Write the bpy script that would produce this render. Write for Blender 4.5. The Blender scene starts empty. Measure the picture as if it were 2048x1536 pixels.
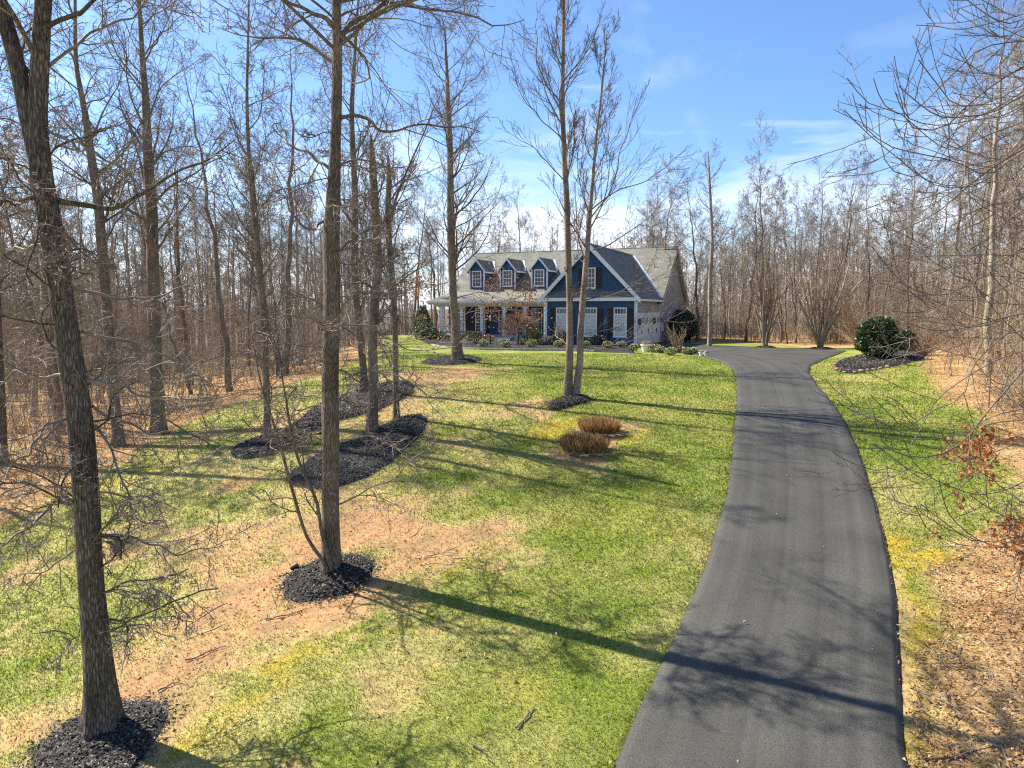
import bpy, math
import numpy as np
from mathutils import Vector

# ------------------------------------------------------------------ camera, world, sun, exposure
scene = bpy.context.scene
COL = scene.collection
CAMZ, PITCH, FPX = 2.85, math.radians(6.0), 1422.0
cam_data = bpy.data.cameras.new("camera")
cam_data.sensor_width = 36.0
cam_data.lens = FPX / 2048 * 36.0
cam_data.clip_start = 0.1
cam_data.clip_end = 6000
cam = bpy.data.objects.new("camera", cam_data)
cam.location = (0, 0, CAMZ)
cam.rotation_euler = (math.pi / 2 - PITCH, 0, 0)
COL.objects.link(cam)
scene.camera = cam

SUN_AZ, SUN_EL = math.radians(-62), math.radians(45)     # azimuth clockwise from +Y
SUN = Vector((math.sin(SUN_AZ) * math.cos(SUN_EL), math.cos(SUN_AZ) * math.cos(SUN_EL), math.sin(SUN_EL)))
sd = bpy.data.lights.new("sun", 'SUN')
sd.energy, sd.angle, sd.color = 5.0, math.radians(0.55), (1.0, 0.92, 0.79)
so = bpy.data.objects.new("sun", sd)
so.rotation_euler = (-SUN).to_track_quat('-Z', 'Y').to_euler()
COL.objects.link(so)

world = bpy.data.worlds.new("World")
scene.world = world
world.use_nodes = True
wn, wl = world.node_tree.nodes, world.node_tree.links
wn.clear()
w_out = wn.new('ShaderNodeOutputWorld')
w_bg = wn.new('ShaderNodeBackground')
w_bg.inputs['Strength'].default_value = 0.070
sky = wn.new('ShaderNodeTexSky')
sky.sky_type = 'NISHITA'
sky.sun_disc = False
sky.sun_elevation, sky.sun_rotation = SUN_EL, SUN_AZ
sky.altitude, sky.air_density, sky.dust_density, sky.ozone_density = 100, 1.0, 0.6, 2.5
w_tc = wn.new('ShaderNodeTexCoord')
def w_math(op, a, b=None, clamp=False):
    n = wn.new('ShaderNodeMath'); n.operation = op; n.use_clamp = clamp
    for i, v in enumerate((a, b)):
        if v is None: continue
        if isinstance(v, (int, float)): n.inputs[i].default_value = v
        else: wl.new(v, n.inputs[i])
    return n.outputs[0]
def w_noise(scale, stretch, detail=6, rough=0.6, rot=(0, 0, 0), dist=0.4):
    m = wn.new('ShaderNodeMapping'); m.inputs['Scale'].default_value = stretch; m.inputs['Rotation'].default_value = rot
    wl.new(w_tc.outputs['Generated'], m.inputs['Vector'])
    n = wn.new('ShaderNodeTexNoise'); n.inputs['Scale'].default_value = scale
    n.inputs['Detail'].default_value = detail; n.inputs['Roughness'].default_value = rough
    n.inputs['Distortion'].default_value = dist
    wl.new(m.outputs[0], n.inputs['Vector'])
    return n.outputs['Fac']
w_sep = wn.new('ShaderNodeSeparateXYZ'); wl.new(w_tc.outputs['Generated'], w_sep.inputs[0])
elev = w_sep.outputs['Z']
low = w_math('SUBTRACT', 1.0, w_math('MULTIPLY', elev, 2.9), True)                  # 1 at the horizon, 0 high up
bank = w_math('MULTIPLY', w_math('SUBTRACT', w_math('ADD', w_noise(3.2, (1, 1, 4.5)), w_math('MULTIPLY', low, 0.60)), 0.72), 2.6, True)
wisp = w_math('MULTIPLY', w_math('SUBTRACT', w_noise(2.2, (1.6, 0.8, 3.2), 5, 0.55, (0.2, 0.5, 0.6), 1.1), 0.53), 1.7, True)
cloud = w_math('ADD', w_math('MULTIPLY', bank, 0.80), w_math('MULTIPLY', wisp, 0.50), True)
w_tint = wn.new('ShaderNodeMix'); w_tint.data_type = 'RGBA'; w_tint.blend_type = 'MULTIPLY'
w_tint.inputs['Factor'].default_value = 1.0
wl.new(sky.outputs[0], w_tint.inputs['A']); w_tint.inputs['B'].default_value = (0.86, 1.06, 1.30, 1)
w_mix = wn.new('ShaderNodeMix'); w_mix.data_type = 'RGBA'
wl.new(cloud, w_mix.inputs['Factor'])
wl.new(w_tint.outputs['Result'], w_mix.inputs['A'])
w_mix.inputs['B'].default_value = (8.6, 8.9, 9.4, 1)
wl.new(w_mix.outputs['Result'], w_bg.inputs['Color'])
wl.new(w_bg.outputs[0], w_out.inputs[0])

scene.view_settings.view_transform = 'Standard'
scene.view_settings.look = 'None'
scene.view_settings.exposure = 1.3
scene.view_settings.gamma = 1.0
scene.view_settings.use_curve_mapping = False
scene.cycles.use_denoising = False
scene.cycles.filter_width = 1.2
scene.cycles.max_bounces = 5
scene.cycles.diffuse_bounces = 3
scene.cycles.transparent_max_bounces = 4

# ------------------------------------------------------------------ numeric helpers
def hash2(ix, iy, seed):
    h = (ix.astype(np.int64) * 374761393 + iy.astype(np.int64) * 668265263 + seed * 974634777) & 0x7fffffff
    h = ((h ^ (h >> 13)) * 1274126177) & 0x7fffffff
    return ((h ^ (h >> 16)) & 0xffffff) / float(0xffffff)
def vnoise(x, y, seed=0):
    ix, iy = np.floor(x), np.floor(y)
    fx, fy = x - ix, y - iy
    fx, fy = fx * fx * (3 - 2 * fx), fy * fy * (3 - 2 * fy)
    a, b = hash2(ix, iy, seed), hash2(ix + 1, iy, seed)
    c, d = hash2(ix, iy + 1, seed), hash2(ix + 1, iy + 1, seed)
    return (a * (1 - fx) + b * fx) * (1 - fy) + (c * (1 - fx) + d * fx) * fy
def fbm(x, y, seed=0, octv=4):
    x, y = np.asarray(x, float), np.asarray(y, float)
    s, amp, tot = 0, 1.0, 0
    for o in range(octv):
        s = s + amp * vnoise(x * 2 ** o + 17.3 * o, y * 2 ** o - 9.1 * o, seed + o); tot += amp; amp *= 0.5
    return s / tot
def sstep(a, b, x):
    t = np.clip((x - a) / (b - a), 0, 1)
    return t * t * (3 - 2 * t)
def softplus(x, k=1.5):
    return k * np.log1p(np.exp(np.clip(x / k, -30, 30)))

_py = np.array([-200, -20, 0, 8.5, 13, 17.4, 20, 22.5, 25.5, 32, 40, 46, 80, 120, 300, 6000], float)
_pz = np.array([-9, -4.6, -3.5, -2.95, -2.5, -1.85, -1.38, -0.98, -0.66, -0.3, -0.08, 0, 0, -1.5, -6, -12], float)
_ty = np.arange(-200, 400, 0.5)
_tz = np.interp(_ty, _py, _pz)
_k = np.hanning(13); _k /= _k.sum()
_tz = np.convolve(np.pad(_tz, 6, mode='edge'), _k, 'valid')
def ground_z(x, y):
    x, y = np.asarray(x, float), np.asarray(y, float)
    z = np.where(y < 390, np.interp(y, _ty, _tz), np.interp(y, _py, _pz))
    x0 = -4 - 0.2 * np.clip(y - 20, 0, 60)
    d = 0.20 * softplus(x0 - x)
    z = z - 6.5 * (1 - np.exp(-d / 6.5))
    xr = 4.5 + 0.4 * np.clip(y, 0, 60)
    r = 0.11 * softplus(x - xr)
    z = z + 2.6 * (1 - np.exp(-r / 2.6))
    near = np.exp(-((x / 60) ** 2 + ((y - 25) / 60) ** 2))
    z = z + near * 0.10 * (fbm(x * 0.22, y * 0.22, 5, 3) - 0.5) * sstep(60, 40, y)
    # a far wooded ridge
    z = z + 14 * sstep(260, 900, np.hypot(x, y)) * (0.45 + 0.9 * fbm(x * 0.0022, y * 0.0022, 8, 3))
    return z
CP, SP = math.cos(PITCH), math.sin(PITCH)
def px3(px, py, d):
    a, b = (px - 1024) / FPX, (768 - py) / FPX
    return np.array([a * d, (CP + b * SP) * d, CAMZ + (b * CP - SP) * d])
def at(px, py):
    a, b = (px - 1024) / FPX, (768 - py) / FPX
    ds = np.concatenate([np.arange(4, 60, 0.05), np.arange(60, 300, 0.5)])
    X, Y, Z = a * ds, (CP + b * SP) * ds, CAMZ + (b * CP - SP) * ds
    k = int(np.argmax(Z <= ground_z(X, Y)))
    if k == 0: k = len(ds) - 1
    return np.array([X[k], Y[k], float(ground_z(X[k], Y[k]))])
def at_d(px, py):
    p = at(px, py)
    return p, float(p[1] * CP + (CAMZ - p[2]) * SP)
def in_poly(x, y, poly):
    x, y = np.asarray(x, float), np.asarray(y, float)
    ins = np.zeros(x.shape, bool); n = len(poly)
    for i in range(n):
        x1, y1 = poly[i][:2]; x2, y2 = poly[(i + 1) % n][:2]
        c = ((y1 > y) != (y2 > y)) & (x < (x2 - x1) * (y - y1) / (y2 - y1 + 1e-12) + x1)
        ins ^= c
    return ins
def seg_dist(x, y, a, b):
    ax, ay = a[:2]; bx, by = b[:2]
    L2 = (bx - ax) ** 2 + (by - ay) ** 2 + 1e-9
    t = np.clip(((x - ax) * (bx - ax) + (y - ay) * (by - ay)) / L2, 0, 1)
    return np.hypot(x - (ax + t * (bx - ax)), y - (ay + t * (by - ay)))
def poly_dist(x, y, poly):
    d = np.full(np.shape(x), 1e9)
    for i in range(len(poly)):
        d = np.minimum(d, seg_dist(x, y, poly[i], poly[(i + 1) % len(poly)]))
    return d
def smooth_closed(pts, n=96):
    pts = np.asarray(pts, float)
    for _ in range(2):                                    # Chaikin
        nx = np.roll(pts, -1, 0)
        pts = np.stack([0.75 * pts + 0.25 * nx, 0.25 * pts + 0.75 * nx], 1).reshape(-1, pts.shape[1])
    return pts
def resample(pts, n):
    """points (k,m) -> n points by Catmull-Rom-like smooth resampling over chord length of the first three columns"""
    pts = np.asarray(pts, float)
    L = np.concatenate([[0], np.cumsum(np.linalg.norm(np.diff(pts[:, :3], axis=0), axis=1))])
    t = np.linspace(0, L[-1], n)
    if len(pts) < 3:
        return np.stack([np.interp(t, L, pts[:, i]) for i in range(pts.shape[1])], 1)
    m = np.gradient(pts, L, axis=0)
    k = np.clip(np.searchsorted(L, t, 'right') - 1, 0, len(L) - 2)
    h = (L[k + 1] - L[k])[:, None]; s = ((t - L[k])[:, None]) / h
    return ((2 * s ** 3 - 3 * s ** 2 + 1) * pts[k] + (s ** 3 - 2 * s ** 2 + s) * h * m[k]
            + (-2 * s ** 3 + 3 * s ** 2) * pts[k + 1] + (s ** 3 - s ** 2) * h * m[k + 1])

# ------------------------------------------------------------------ mesh and object helpers
def raw_mesh(name, verts, quads=None, tris=None, smooth=False, mats=(), attr=None):
    me = bpy.data.meshes.new(name)
    verts = np.ascontiguousarray(verts, np.float32).reshape(-1, 3)
    q = np.zeros((0, 4), np.int32) if quads is None else np.asarray(quads, np.int32).reshape(-1, 4)
    t = np.zeros((0, 3), np.int32) if tris is None else np.asarray(tris, np.int32).reshape(-1, 3)
    me.vertices.add(len(verts)); me.vertices.foreach_set('co', verts.ravel())
    me.loops.add(q.size + t.size)
    me.loops.foreach_set('vertex_index', np.concatenate([q.ravel(), t.ravel()]))
    me.polygons.add(len(q) + len(t))
    starts = np.concatenate([np.arange(len(q)) * 4, q.size + np.arange(len(t)) * 3]).astype(np.int32)
    me.polygons.foreach_set('loop_start', starts)
    me.update(calc_edges=True)
    (me.shade_smooth if smooth else me.shade_flat)()
    if attr is not None:
        for k, v in attr.items():
            v = np.asarray(v, np.float32)
            if v.ndim == 1:
                a = me.attributes.new(k, 'FLOAT', 'POINT'); a.data.foreach_set('value', v)
            else:
                if v.shape[1] == 3: v = np.concatenate([v, np.ones((len(v), 1), np.float32)], 1)
                a = me.attributes.new(k, 'FLOAT_COLOR', 'POINT'); a.data.foreach_set('color', np.ascontiguousarray(v).ravel())
    for m in mats: me.materials.append(m)
    return me
def link(name, me, parent=None, loc=(0, 0, 0), rz=0.0):
    o = bpy.data.objects.new(name, me)
    o.location = loc; o.rotation_euler = (0, 0, rz)
    if parent is not None: o.parent = parent
    COL.objects.link(o)
    return o
def tag(o, label=None, cat=None, group=None, kind=None):
    if label: o["label"] = label
    if cat: o["category"] = cat
    if group: o["group"] = group
    if kind: o["kind"] = kind
    return o
def empty(name, loc, label, cat, group=None, rz=0.0):
    o = bpy.data.objects.new(name, None)
    o.empty_display_size = 0.3
    o.location = loc; o.rotation_euler = (0, 0, rz)
    COL.objects.link(o)
    return tag(o, label, cat, group)

class MB:
    """collects boxes, prisms and polygons into one mesh"""
    def __init__(s): s.v, s.q, s.t = [], [], []; s.n = 0
    def add(s, v, q=(), t=()):
        s.v.append(np.asarray(v, float).reshape(-1, 3))
        s.q += [[i + s.n for i in f] for f in q]; s.t += [[i + s.n for i in f] for f in t]
        s.n += len(s.v[-1]); return s
    def box(s, lo, hi, taper=0.0):
        (x0, y0, z0), (x1, y1, z1) = lo, hi
        x0, x1 = min(x0, x1), max(x0, x1); y0, y1 = min(y0, y1), max(y0, y1); z0, z1 = min(z0, z1), max(z0, z1)
        k = taper
        v = [(x0, y0, z0), (x1, y0, z0), (x1, y1, z0), (x0, y1, z0),
             (x0 + k, y0 + k, z1), (x1 - k, y0 + k, z1), (x1 - k, y1 - k, z1), (x0 + k, y1 - k, z1)]
        return s.add(v, [(3, 2, 1, 0), (4, 5, 6, 7), (0, 1, 5, 4), (1, 2, 6, 5), (2, 3, 7, 6), (3, 0, 4, 7)])
    def slab(s, poly, thick):
        """planar polygon given counter-clockwise seen from outside, thickened inwards along its normal"""
        p = np.asarray(poly, float); n = len(p)
        nn = np.cross(p[1] - p[0], p[2] - p[0]); nn /= np.linalg.norm(nn)
        v = np.concatenate([p, p - nn * thick])
        q = [(i, i + n, (i + 1) % n + n, (i + 1) % n) for i in range(n)]
        t = []
        if n == 4: q += [(0, 1, 2, 3), (7, 6, 5, 4)]
        else:
            t += [(0, i, i + 1) for i in range(1, n - 1)] + [(n, n + i + 1, n + i) for i in range(1, n - 1)]
        return s.add(v, q, t)
    def cyl(s, c0, c1, r0, r1, k=10, caps=True):
        c0, c1 = np.asarray(c0, float), np.asarray(c1, float)
        T = c1 - c0; T /= np.linalg.norm(T)
        ref = np.array([1., 0, 0]) if abs(T[2]) > 0.9 else np.array([0, 0, 1.])
        a = np.cross(T, ref); a /= np.linalg.norm(a); b = np.cross(T, a)
        th = np.arange(k) * 2 * math.pi / k
        ring = np.cos(th)[:, None] * a + np.sin(th)[:, None] * b
        v = np.concatenate([c0 + ring * r0, c1 + ring * r1, [c0, c1]])
        q = [(i, i + k, (i + 1) % k + k, (i + 1) % k) for i in range(k)]
        t = [(2 * k, i, (i + 1) % k) for i in range(k)] + [(2 * k + 1, (i + 1) % k + k, i + k) for i in range(k)] if caps else []
        return s.add(v, q, t)
    def build(s, name, mat, parent=None, loc=(0, 0, 0), rz=0.0, smooth=False):
        me = raw_mesh(name, np.concatenate(s.v), s.q or None, s.t or None, smooth, [mat])
        return link(name, me, parent, loc, rz)

def tubes(pts, rad, k, phase=0.0):
    """pts (N,P,3), rad (N,P) -> verts, quads of k-sided tubes"""
    N, P, _ = pts.shape
    T = np.gradient(pts, axis=1)
    T /= np.linalg.norm(T, axis=2, keepdims=True) + 1e-9
    mT = T.mean(1)
    ref = np.where((np.abs(mT[:, 2]) > 0.8)[:, None], np.array([1., 0.1, 0]), np.array([0.05, 0, 1.]))[:, None, :]
    a = np.cross(T, np.broadcast_to(ref, T.shape)); a /= np.linalg.norm(a, axis=2, keepdims=True) + 1e-9
    b = np.cross(T, a)
    th = np.arange(k) * 2 * math.pi / k + phase
    V = pts[:, :, None, :] + rad[:, :, None, None] * (np.cos(th)[None, None, :, None] * a[:, :, None, :] + np.sin(th)[None, None, :, None] * b[:, :, None, :])
    base = (np.arange(N) * P * k)[:, None, None]
    i = np.arange(P - 1)[None, :, None] * k; j = np.arange(k)[None, None, :]; j2 = (j + 1) % k
    Q = np.stack([base + i + j, base + i + j2, base + i + k + j2, base + i + k + j], -1).reshape(-1, 4)
    return V.reshape(-1, 3), Q

def cones(pts, rad):
    """one-segment twigs that run out to a point: 3 triangles each"""
    v, _ = tubes(pts, rad, 3)
    N = len(pts); v = v.reshape(N, 2, 3, 3)
    V = np.concatenate([v[:, 0], pts[:, 1][:, None, :]], 1).reshape(-1, 3)
    b = np.arange(N)[:, None] * 4
    T = np.concatenate([np.concatenate([b + i, b + (i + 1) % 3, b + 3], 1) for i in range(3)])
    return V, T
def merge(parts):
    """parts of (verts, quads or triangles) -> verts, quads, triangles"""
    vs, qs, ts, n = [], [np.zeros((0, 4), int)], [np.zeros((0, 3), int)], 0
    for v, f in parts:
        vs.append(v); (qs if f.shape[1] == 4 else ts).append(f + n); n += len(v)
    return np.concatenate(vs), np.concatenate(qs), np.concatenate(ts)

# ------------------------------------------------------------------ materials
def new_mat(name):
    m = bpy.data.materials.new(name); m.use_nodes = True
    nt = m.node_tree
    return m, nt, nt.nodes, nt.links, nt.nodes['Principled BSDF']
def ramp_mat(name, stops, scale=(8, 8, 8), noise=1.0, detail=5, rough=0.9, bump=0.0, bump_dist=0.02, attr=None, attr_mix=1.0, spec=0.3, second=None, coord='Object', nrough=0.6):
    m, nt, N, L, b = new_mat(name)
    tc = N.new('ShaderNodeTexCoord'); mp = N.new('ShaderNodeMapping'); mp.inputs['Scale'].default_value = scale
    L.new(tc.outputs[coord], mp.inputs[0])
    nz = N.new('ShaderNodeTexNoise'); nz.inputs['Scale'].default_value = noise; nz.inputs['Detail'].default_value = detail
    nz.inputs['Roughness'].default_value = nrough
    L.new(mp.outputs[0], nz.inputs['Vector'])
    cr = N.new('ShaderNodeValToRGB')
    while len(cr.color_ramp.elements) < len(stops): cr.color_ramp.elements.new(0.5)
    for e, (p, c) in zip(cr.color_ramp.elements, stops): e.position = p; e.color = (*c, 1)
    L.new(nz.outputs['Fac'], cr.inputs[0])
    col = cr.outputs[0]
    if second:                                             # large-scale multiply variation
        n2 = N.new('ShaderNodeTexNoise'); n2.inputs['Scale'].default_value = second[0]; n2.inputs['Detail'].default_value = 3
        L.new(tc.outputs[coord], n2.inputs['Vector'])
        r2 = N.new('ShaderNodeMapRange'); r2.inputs['From Min'].default_value = 0.3; r2.inputs['From Max'].default_value = 0.7
        r2.inputs['To Min'].default_value = second[1]; r2.inputs['To Max'].default_value = second[2]
        L.new(n2.outputs['Fac'], r2.inputs[0])
        mx = N.new('ShaderNodeMix'); mx.data_type = 'RGBA'; mx.blend_type = 'MULTIPLY'; mx.inputs['Factor'].default_value = 1
        L.new(col, mx.inputs['A']); L.new(r2.outputs[0], mx.inputs['B']); col = mx.outputs['Result']
    if attr:
        at_ = N.new('ShaderNodeAttribute'); at_.attribute_name = attr
        mx = N.new('ShaderNodeMix'); mx.data_type = 'RGBA'; mx.blend_type = 'MULTIPLY'; mx.inputs['Factor'].default_value = attr_mix
        L.new(col, mx.inputs['A']); L.new(at_.outputs['Color'], mx.inputs['B']); col = mx.outputs['Result']
    L.new(col, b.inputs['Base Color'])
    b.inputs['Roughness'].default_value = rough
    b.inputs['Specular IOR Level'].default_value = spec
    if bump:
        bp = N.new('ShaderNodeBump'); bp.inputs['Strength'].default_value = bump; bp.inputs['Distance'].default_value = bump_dist
        L.new(nz.outputs['Fac'], bp.inputs['Height']); L.new(bp.outputs[0], b.inputs['Normal'])
    return m
def plain(name, c, rough=0.6, spec=0.4, metal=0.0, var=0.12, scale=6):
    lo = tuple(x * (1 - var) for x in c); hi = tuple(min(1, x * (1 + var)) for x in c)
    m = ramp_mat(name, [(0.3, lo), (0.7, hi)], scale=(scale,) * 3, rough=rough, spec=spec, bump=0.05)
    m.node_tree.nodes['Principled BSDF'].inputs['Metallic'].default_value = metal
    return m

def bark_mat(name, dark, mid, light, vs=0.22, sc=26, bump=0.9, dist=0.03, moss=None):
    m, nt, N, L, b = new_mat(name)
    tc = N.new('ShaderNodeTexCoord'); mp = N.new('ShaderNodeMapping'); mp.inputs['Scale'].default_value = (sc, sc, sc * vs)
    L.new(tc.outputs['Object'], mp.inputs[0])
    nz = N.new('ShaderNodeTexNoise'); nz.inputs['Scale'].default_value = 1.0; nz.inputs['Detail'].default_value = 6
    nz.inputs['Roughness'].default_value = 0.65; nz.inputs['Distortion'].default_value = 0.5
    L.new(mp.outputs[0], nz.inputs['Vector'])
    vo = N.new('ShaderNodeTexVoronoi'); vo.feature = 'DISTANCE_TO_EDGE'; vo.inputs['Scale'].default_value = 0.9
    mxv = N.new('ShaderNodeMix'); mxv.data_type = 'VECTOR'; mxv.inputs['Factor'].default_value = 0.25
    L.new(mp.outputs[0], mxv.inputs['A']); L.new(nz.outputs['Color'], mxv.inputs['B'])
    L.new(mxv.outputs['Result'], vo.inputs['Vector'])
    h = N.new('ShaderNodeMath'); h.operation = 'MULTIPLY_ADD'; h.inputs[1].default_value = 0.9
    L.new(vo.outputs['Distance'], h.inputs[0]); L.new(nz.outputs['Fac'], h.inputs[2])
    cr = N.new('ShaderNodeValToRGB')
    cr.color_ramp.elements[0].position = 0.36; cr.color_ramp.elements[0].color = (*dark, 1)
    e = cr.color_ramp.elements.new(0.62); e.color = (*mid, 1)
    cr.color_ramp.elements[-1].position = 0.9; cr.color_ramp.elements[-1].color = (*light, 1)
    L.new(h.outputs[0], cr.inputs[0])
    n2 = N.new('ShaderNodeTexNoise'); n2.inputs['Scale'].default_value = 1.7; n2.inputs['Detail'].default_value = 4
    L.new(tc.outputs['Object'], n2.inputs['Vector'])
    r2 = N.new('ShaderNodeMapRange'); r2.inputs['From Min'].default_value = 0.35; r2.inputs['From Max'].default_value = 0.65
    r2.inputs['To Min'].default_value = 0.72; r2.inputs['To Max'].default_value = 1.25
    L.new(n2.outputs['Fac'], r2.inputs[0])
    mx = N.new('ShaderNodeMix'); mx.data_type = 'RGBA'; mx.blend_type = 'MULTIPLY'; mx.inputs['Factor'].default_value = 1
    L.new(cr.outputs[0], mx.inputs['A']); L.new(r2.outputs[0], mx.inputs['B'])
    col = mx.outputs['Result']
    oi = N.new('ShaderNodeObjectInfo')                      # every tree a little different
    r3 = N.new('ShaderNodeMapRange'); r3.inputs['To Min'].default_value = 0.8; r3.inputs['To Max'].default_value = 1.25
    L.new(oi.outputs['Random'], r3.inputs[0])
    mx2 = N.new('ShaderNodeMix'); mx2.data_type = 'RGBA'; mx2.blend_type = 'MULTIPLY'; mx2.inputs['Factor'].default_value = 1
    L.new(col, mx2.inputs['A']); L.new(r3.outputs[0], mx2.inputs['B']); col = mx2.outputs['Result']
    L.new(col, b.inputs['Base Color'])
    b.inputs['Roughness'].default_value = 0.92; b.inputs['Specular IOR Level'].default_value = 0.2
    bp = N.new('ShaderNodeBump'); bp.inputs['Strength'].default_value = bump; bp.inputs['Distance'].default_value = dist
    L.new(h.outputs[0], bp.inputs['Height']); L.new(bp.outputs[0], b.inputs['Normal'])
    return m

def attr_mat(name, rough=0.85, spec=0.25, noise_scale=0, nlo=0.7, nhi=1.3, bump=0, transl=0.0, bump_scale=None):
    """colour carried by the mesh (each leaf's or patch's own colour) times fine noise"""
    m, nt, N, L, b = new_mat(name)
    a = N.new('ShaderNodeAttribute'); a.attribute_name = 'tint'
    col = a.outputs['Color']
    if noise_scale:
        tc = N.new('ShaderNodeTexCoord')
        nz = N.new('ShaderNodeTexNoise'); nz.inputs['Scale'].default_value = noise_scale; nz.inputs['Detail'].default_value = 7
        nz.inputs['Roughness'].default_value = 0.72
        L.new(tc.outputs['Object'], nz.inputs['Vector'])
        r = N.new('ShaderNodeMapRange'); r.inputs['From Min'].default_value = 0.3; r.inputs['From Max'].default_value = 0.7
        r.inputs['To Min'].default_value = nlo; r.inputs['To Max'].default_value = nhi
        L.new(nz.outputs['Fac'], r.inputs[0])
        mx = N.new('ShaderNodeMix'); mx.data_type = 'RGBA'; mx.blend_type = 'MULTIPLY'; mx.inputs['Factor'].default_value = 1
        L.new(col, mx.inputs['A']); L.new(r.outputs[0], mx.inputs['B']); col = mx.outputs['Result']
        if bump:
            bp = N.new('ShaderNodeBump'); bp.inputs['Strength'].default_value = bump; bp.inputs['Distance'].default_value = 0.04
            L.new(nz.outputs['Fac'], bp.inputs['Height']); L.new(bp.outputs[0], b.inputs['Normal'])
    L.new(col, b.inputs['Base Color'])
    b.inputs['Roughness'].default_value = rough; b.inputs['Specular IOR Level'].default_value = spec
    if transl:
        tr = N.new('ShaderNodeBsdfTranslucent'); L.new(col, tr.inputs['Color'])
        ms = N.new('ShaderNodeMixShader'); ms.inputs[0].default_value = transl
        L.new(b.outputs[0], ms.inputs[1]); L.new(tr.outputs[0], ms.inputs[2])
        L.new(ms.outputs[0], N['Material Output'].inputs['Surface'])
    return m

M = {}
M['ground'] = attr_mat('ground_cover', 0.95, 0.1, noise_scale=9, nlo=0.62, nhi=1.38, bump=0.7)
M['grass'] = attr_mat('grass_blades', 0.7, 0.25, transl=0.35)
M['leaf'] = attr_mat('dead_leaves', 0.75, 0.3, transl=0.25)
M['foliage'] = attr_mat('evergreen_leaves', 0.38, 0.5, transl=0.15)
M['chips'] = attr_mat('bark_chips', 0.8, 0.35)
M['mulch'] = ramp_mat('charcoal_mulch', [(0.3, (0.012, 0.0115, 0.011)), (0.55, (0.034, 0.032, 0.030)), (0.75, (0.095, 0.088, 0.078))], (60, 60, 60), rough=0.85, bump=1.0, bump_dist=0.05)
M['bark_oak'] = bark_mat('furrowed_oak_bark', (0.026, 0.021, 0.017), (0.135, 0.112, 0.09), (0.32, 0.285, 0.235), 0.18, 46, 1.0, 0.05)
M['bark_brown'] = bark_mat('brown_bark', (0.04, 0.031, 0.023), (0.18, 0.143, 0.106), (0.33, 0.275, 0.21), 0.18, 52, 0.9, 0.03)
M['bark_poplar'] = bark_mat('smooth_poplar_bark', (0.10, 0.075, 0.055), (0.25, 0.20, 0.155), (0.36, 0.305, 0.24), 1.8, 14, 0.35, 0.008)
M['bark_grey'] = bark_mat('grey_bark', (0.085, 0.067, 0.05), (0.275, 0.225, 0.17), (0.44, 0.38, 0.305), 0.12, 45, 0.6, 0.015)
M['twig'] = ramp_mat('twig_bark', [(0.3, (0.115, 0.09, 0.068)), (0.7, (0.235, 0.195, 0.155))], (3, 3, 3), rough=0.75, spec=0.4)
M['twig_tan'] = ramp_mat('tan_twig_bark', [(0.3, (0.20, 0.14, 0.09)), (0.7, (0.38, 0.29, 0.20))], (3, 3, 3), rough=0.8)
M['twig_dark'] = ramp_mat('dark_twig_bark', [(0.3, (0.07, 0.055, 0.042)), (0.7, (0.17, 0.14, 0.11))], (3, 3, 3), rough=0.75, spec=0.4)
M['twig_pale'] = ramp_mat('pale_twig_bark', [(0.3, (0.19, 0.155, 0.112)), (0.7, (0.36, 0.30, 0.235))], (3, 3, 3), rough=0.8)
M['stone'] = ramp_mat('field_stone', [(0.3, (0.12, 0.085, 0.055)), (0.7, (0.27, 0.20, 0.14))], (9, 9, 9), rough=0.9, bump=0.6, bump_dist=0.03)
M['white'] = plain('white_trim_paint', (0.78, 0.78, 0.76), 0.45, var=0.04)
M['flash'] = plain('white_valley_flashing', (0.80, 0.80, 0.80), 0.35, 0.5, var=0.03)
M['cream'] = plain('cream_soffit_paint', (0.58, 0.53, 0.40), 0.5, var=0.06)
M['blue'] = ramp_mat('navy_blue_siding', [(0.3, (0.018, 0.058, 0.125)), (0.7, (0.030, 0.085, 0.17))], (2, 2, 10), rough=0.55, spec=0.4)
M['grey_siding'] = ramp_mat('mauve_grey_siding', [(0.3, (0.345, 0.33, 0.34)), (0.7, (0.375, 0.36, 0.37))], (2, 2, 10), rough=0.6)
M['black'] = plain('black_paint', (0.012, 0.012, 0.014), 0.45)
M['porch_floor'] = plain('grey_porch_floor', (0.42, 0.42, 0.42), 0.6)
M['pane_dark'] = plain('dark_window_glass', (0.035, 0.035, 0.04), 0.06, 0.8)
M['pane_blind'] = plain('window_glass_over_white_blinds', (0.48, 0.49, 0.46), 0.12, 0.7, var=0.08)
M['pot'] = plain('white_glazed_pot', (0.75, 0.74, 0.70), 0.4)
M['kerb'] = ramp_mat('grey_edging_block', [(0.3, (0.24, 0.22, 0.21)), (0.7, (0.38, 0.36, 0.34))], (14, 14, 14), rough=0.9, bump=0.3)

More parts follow.
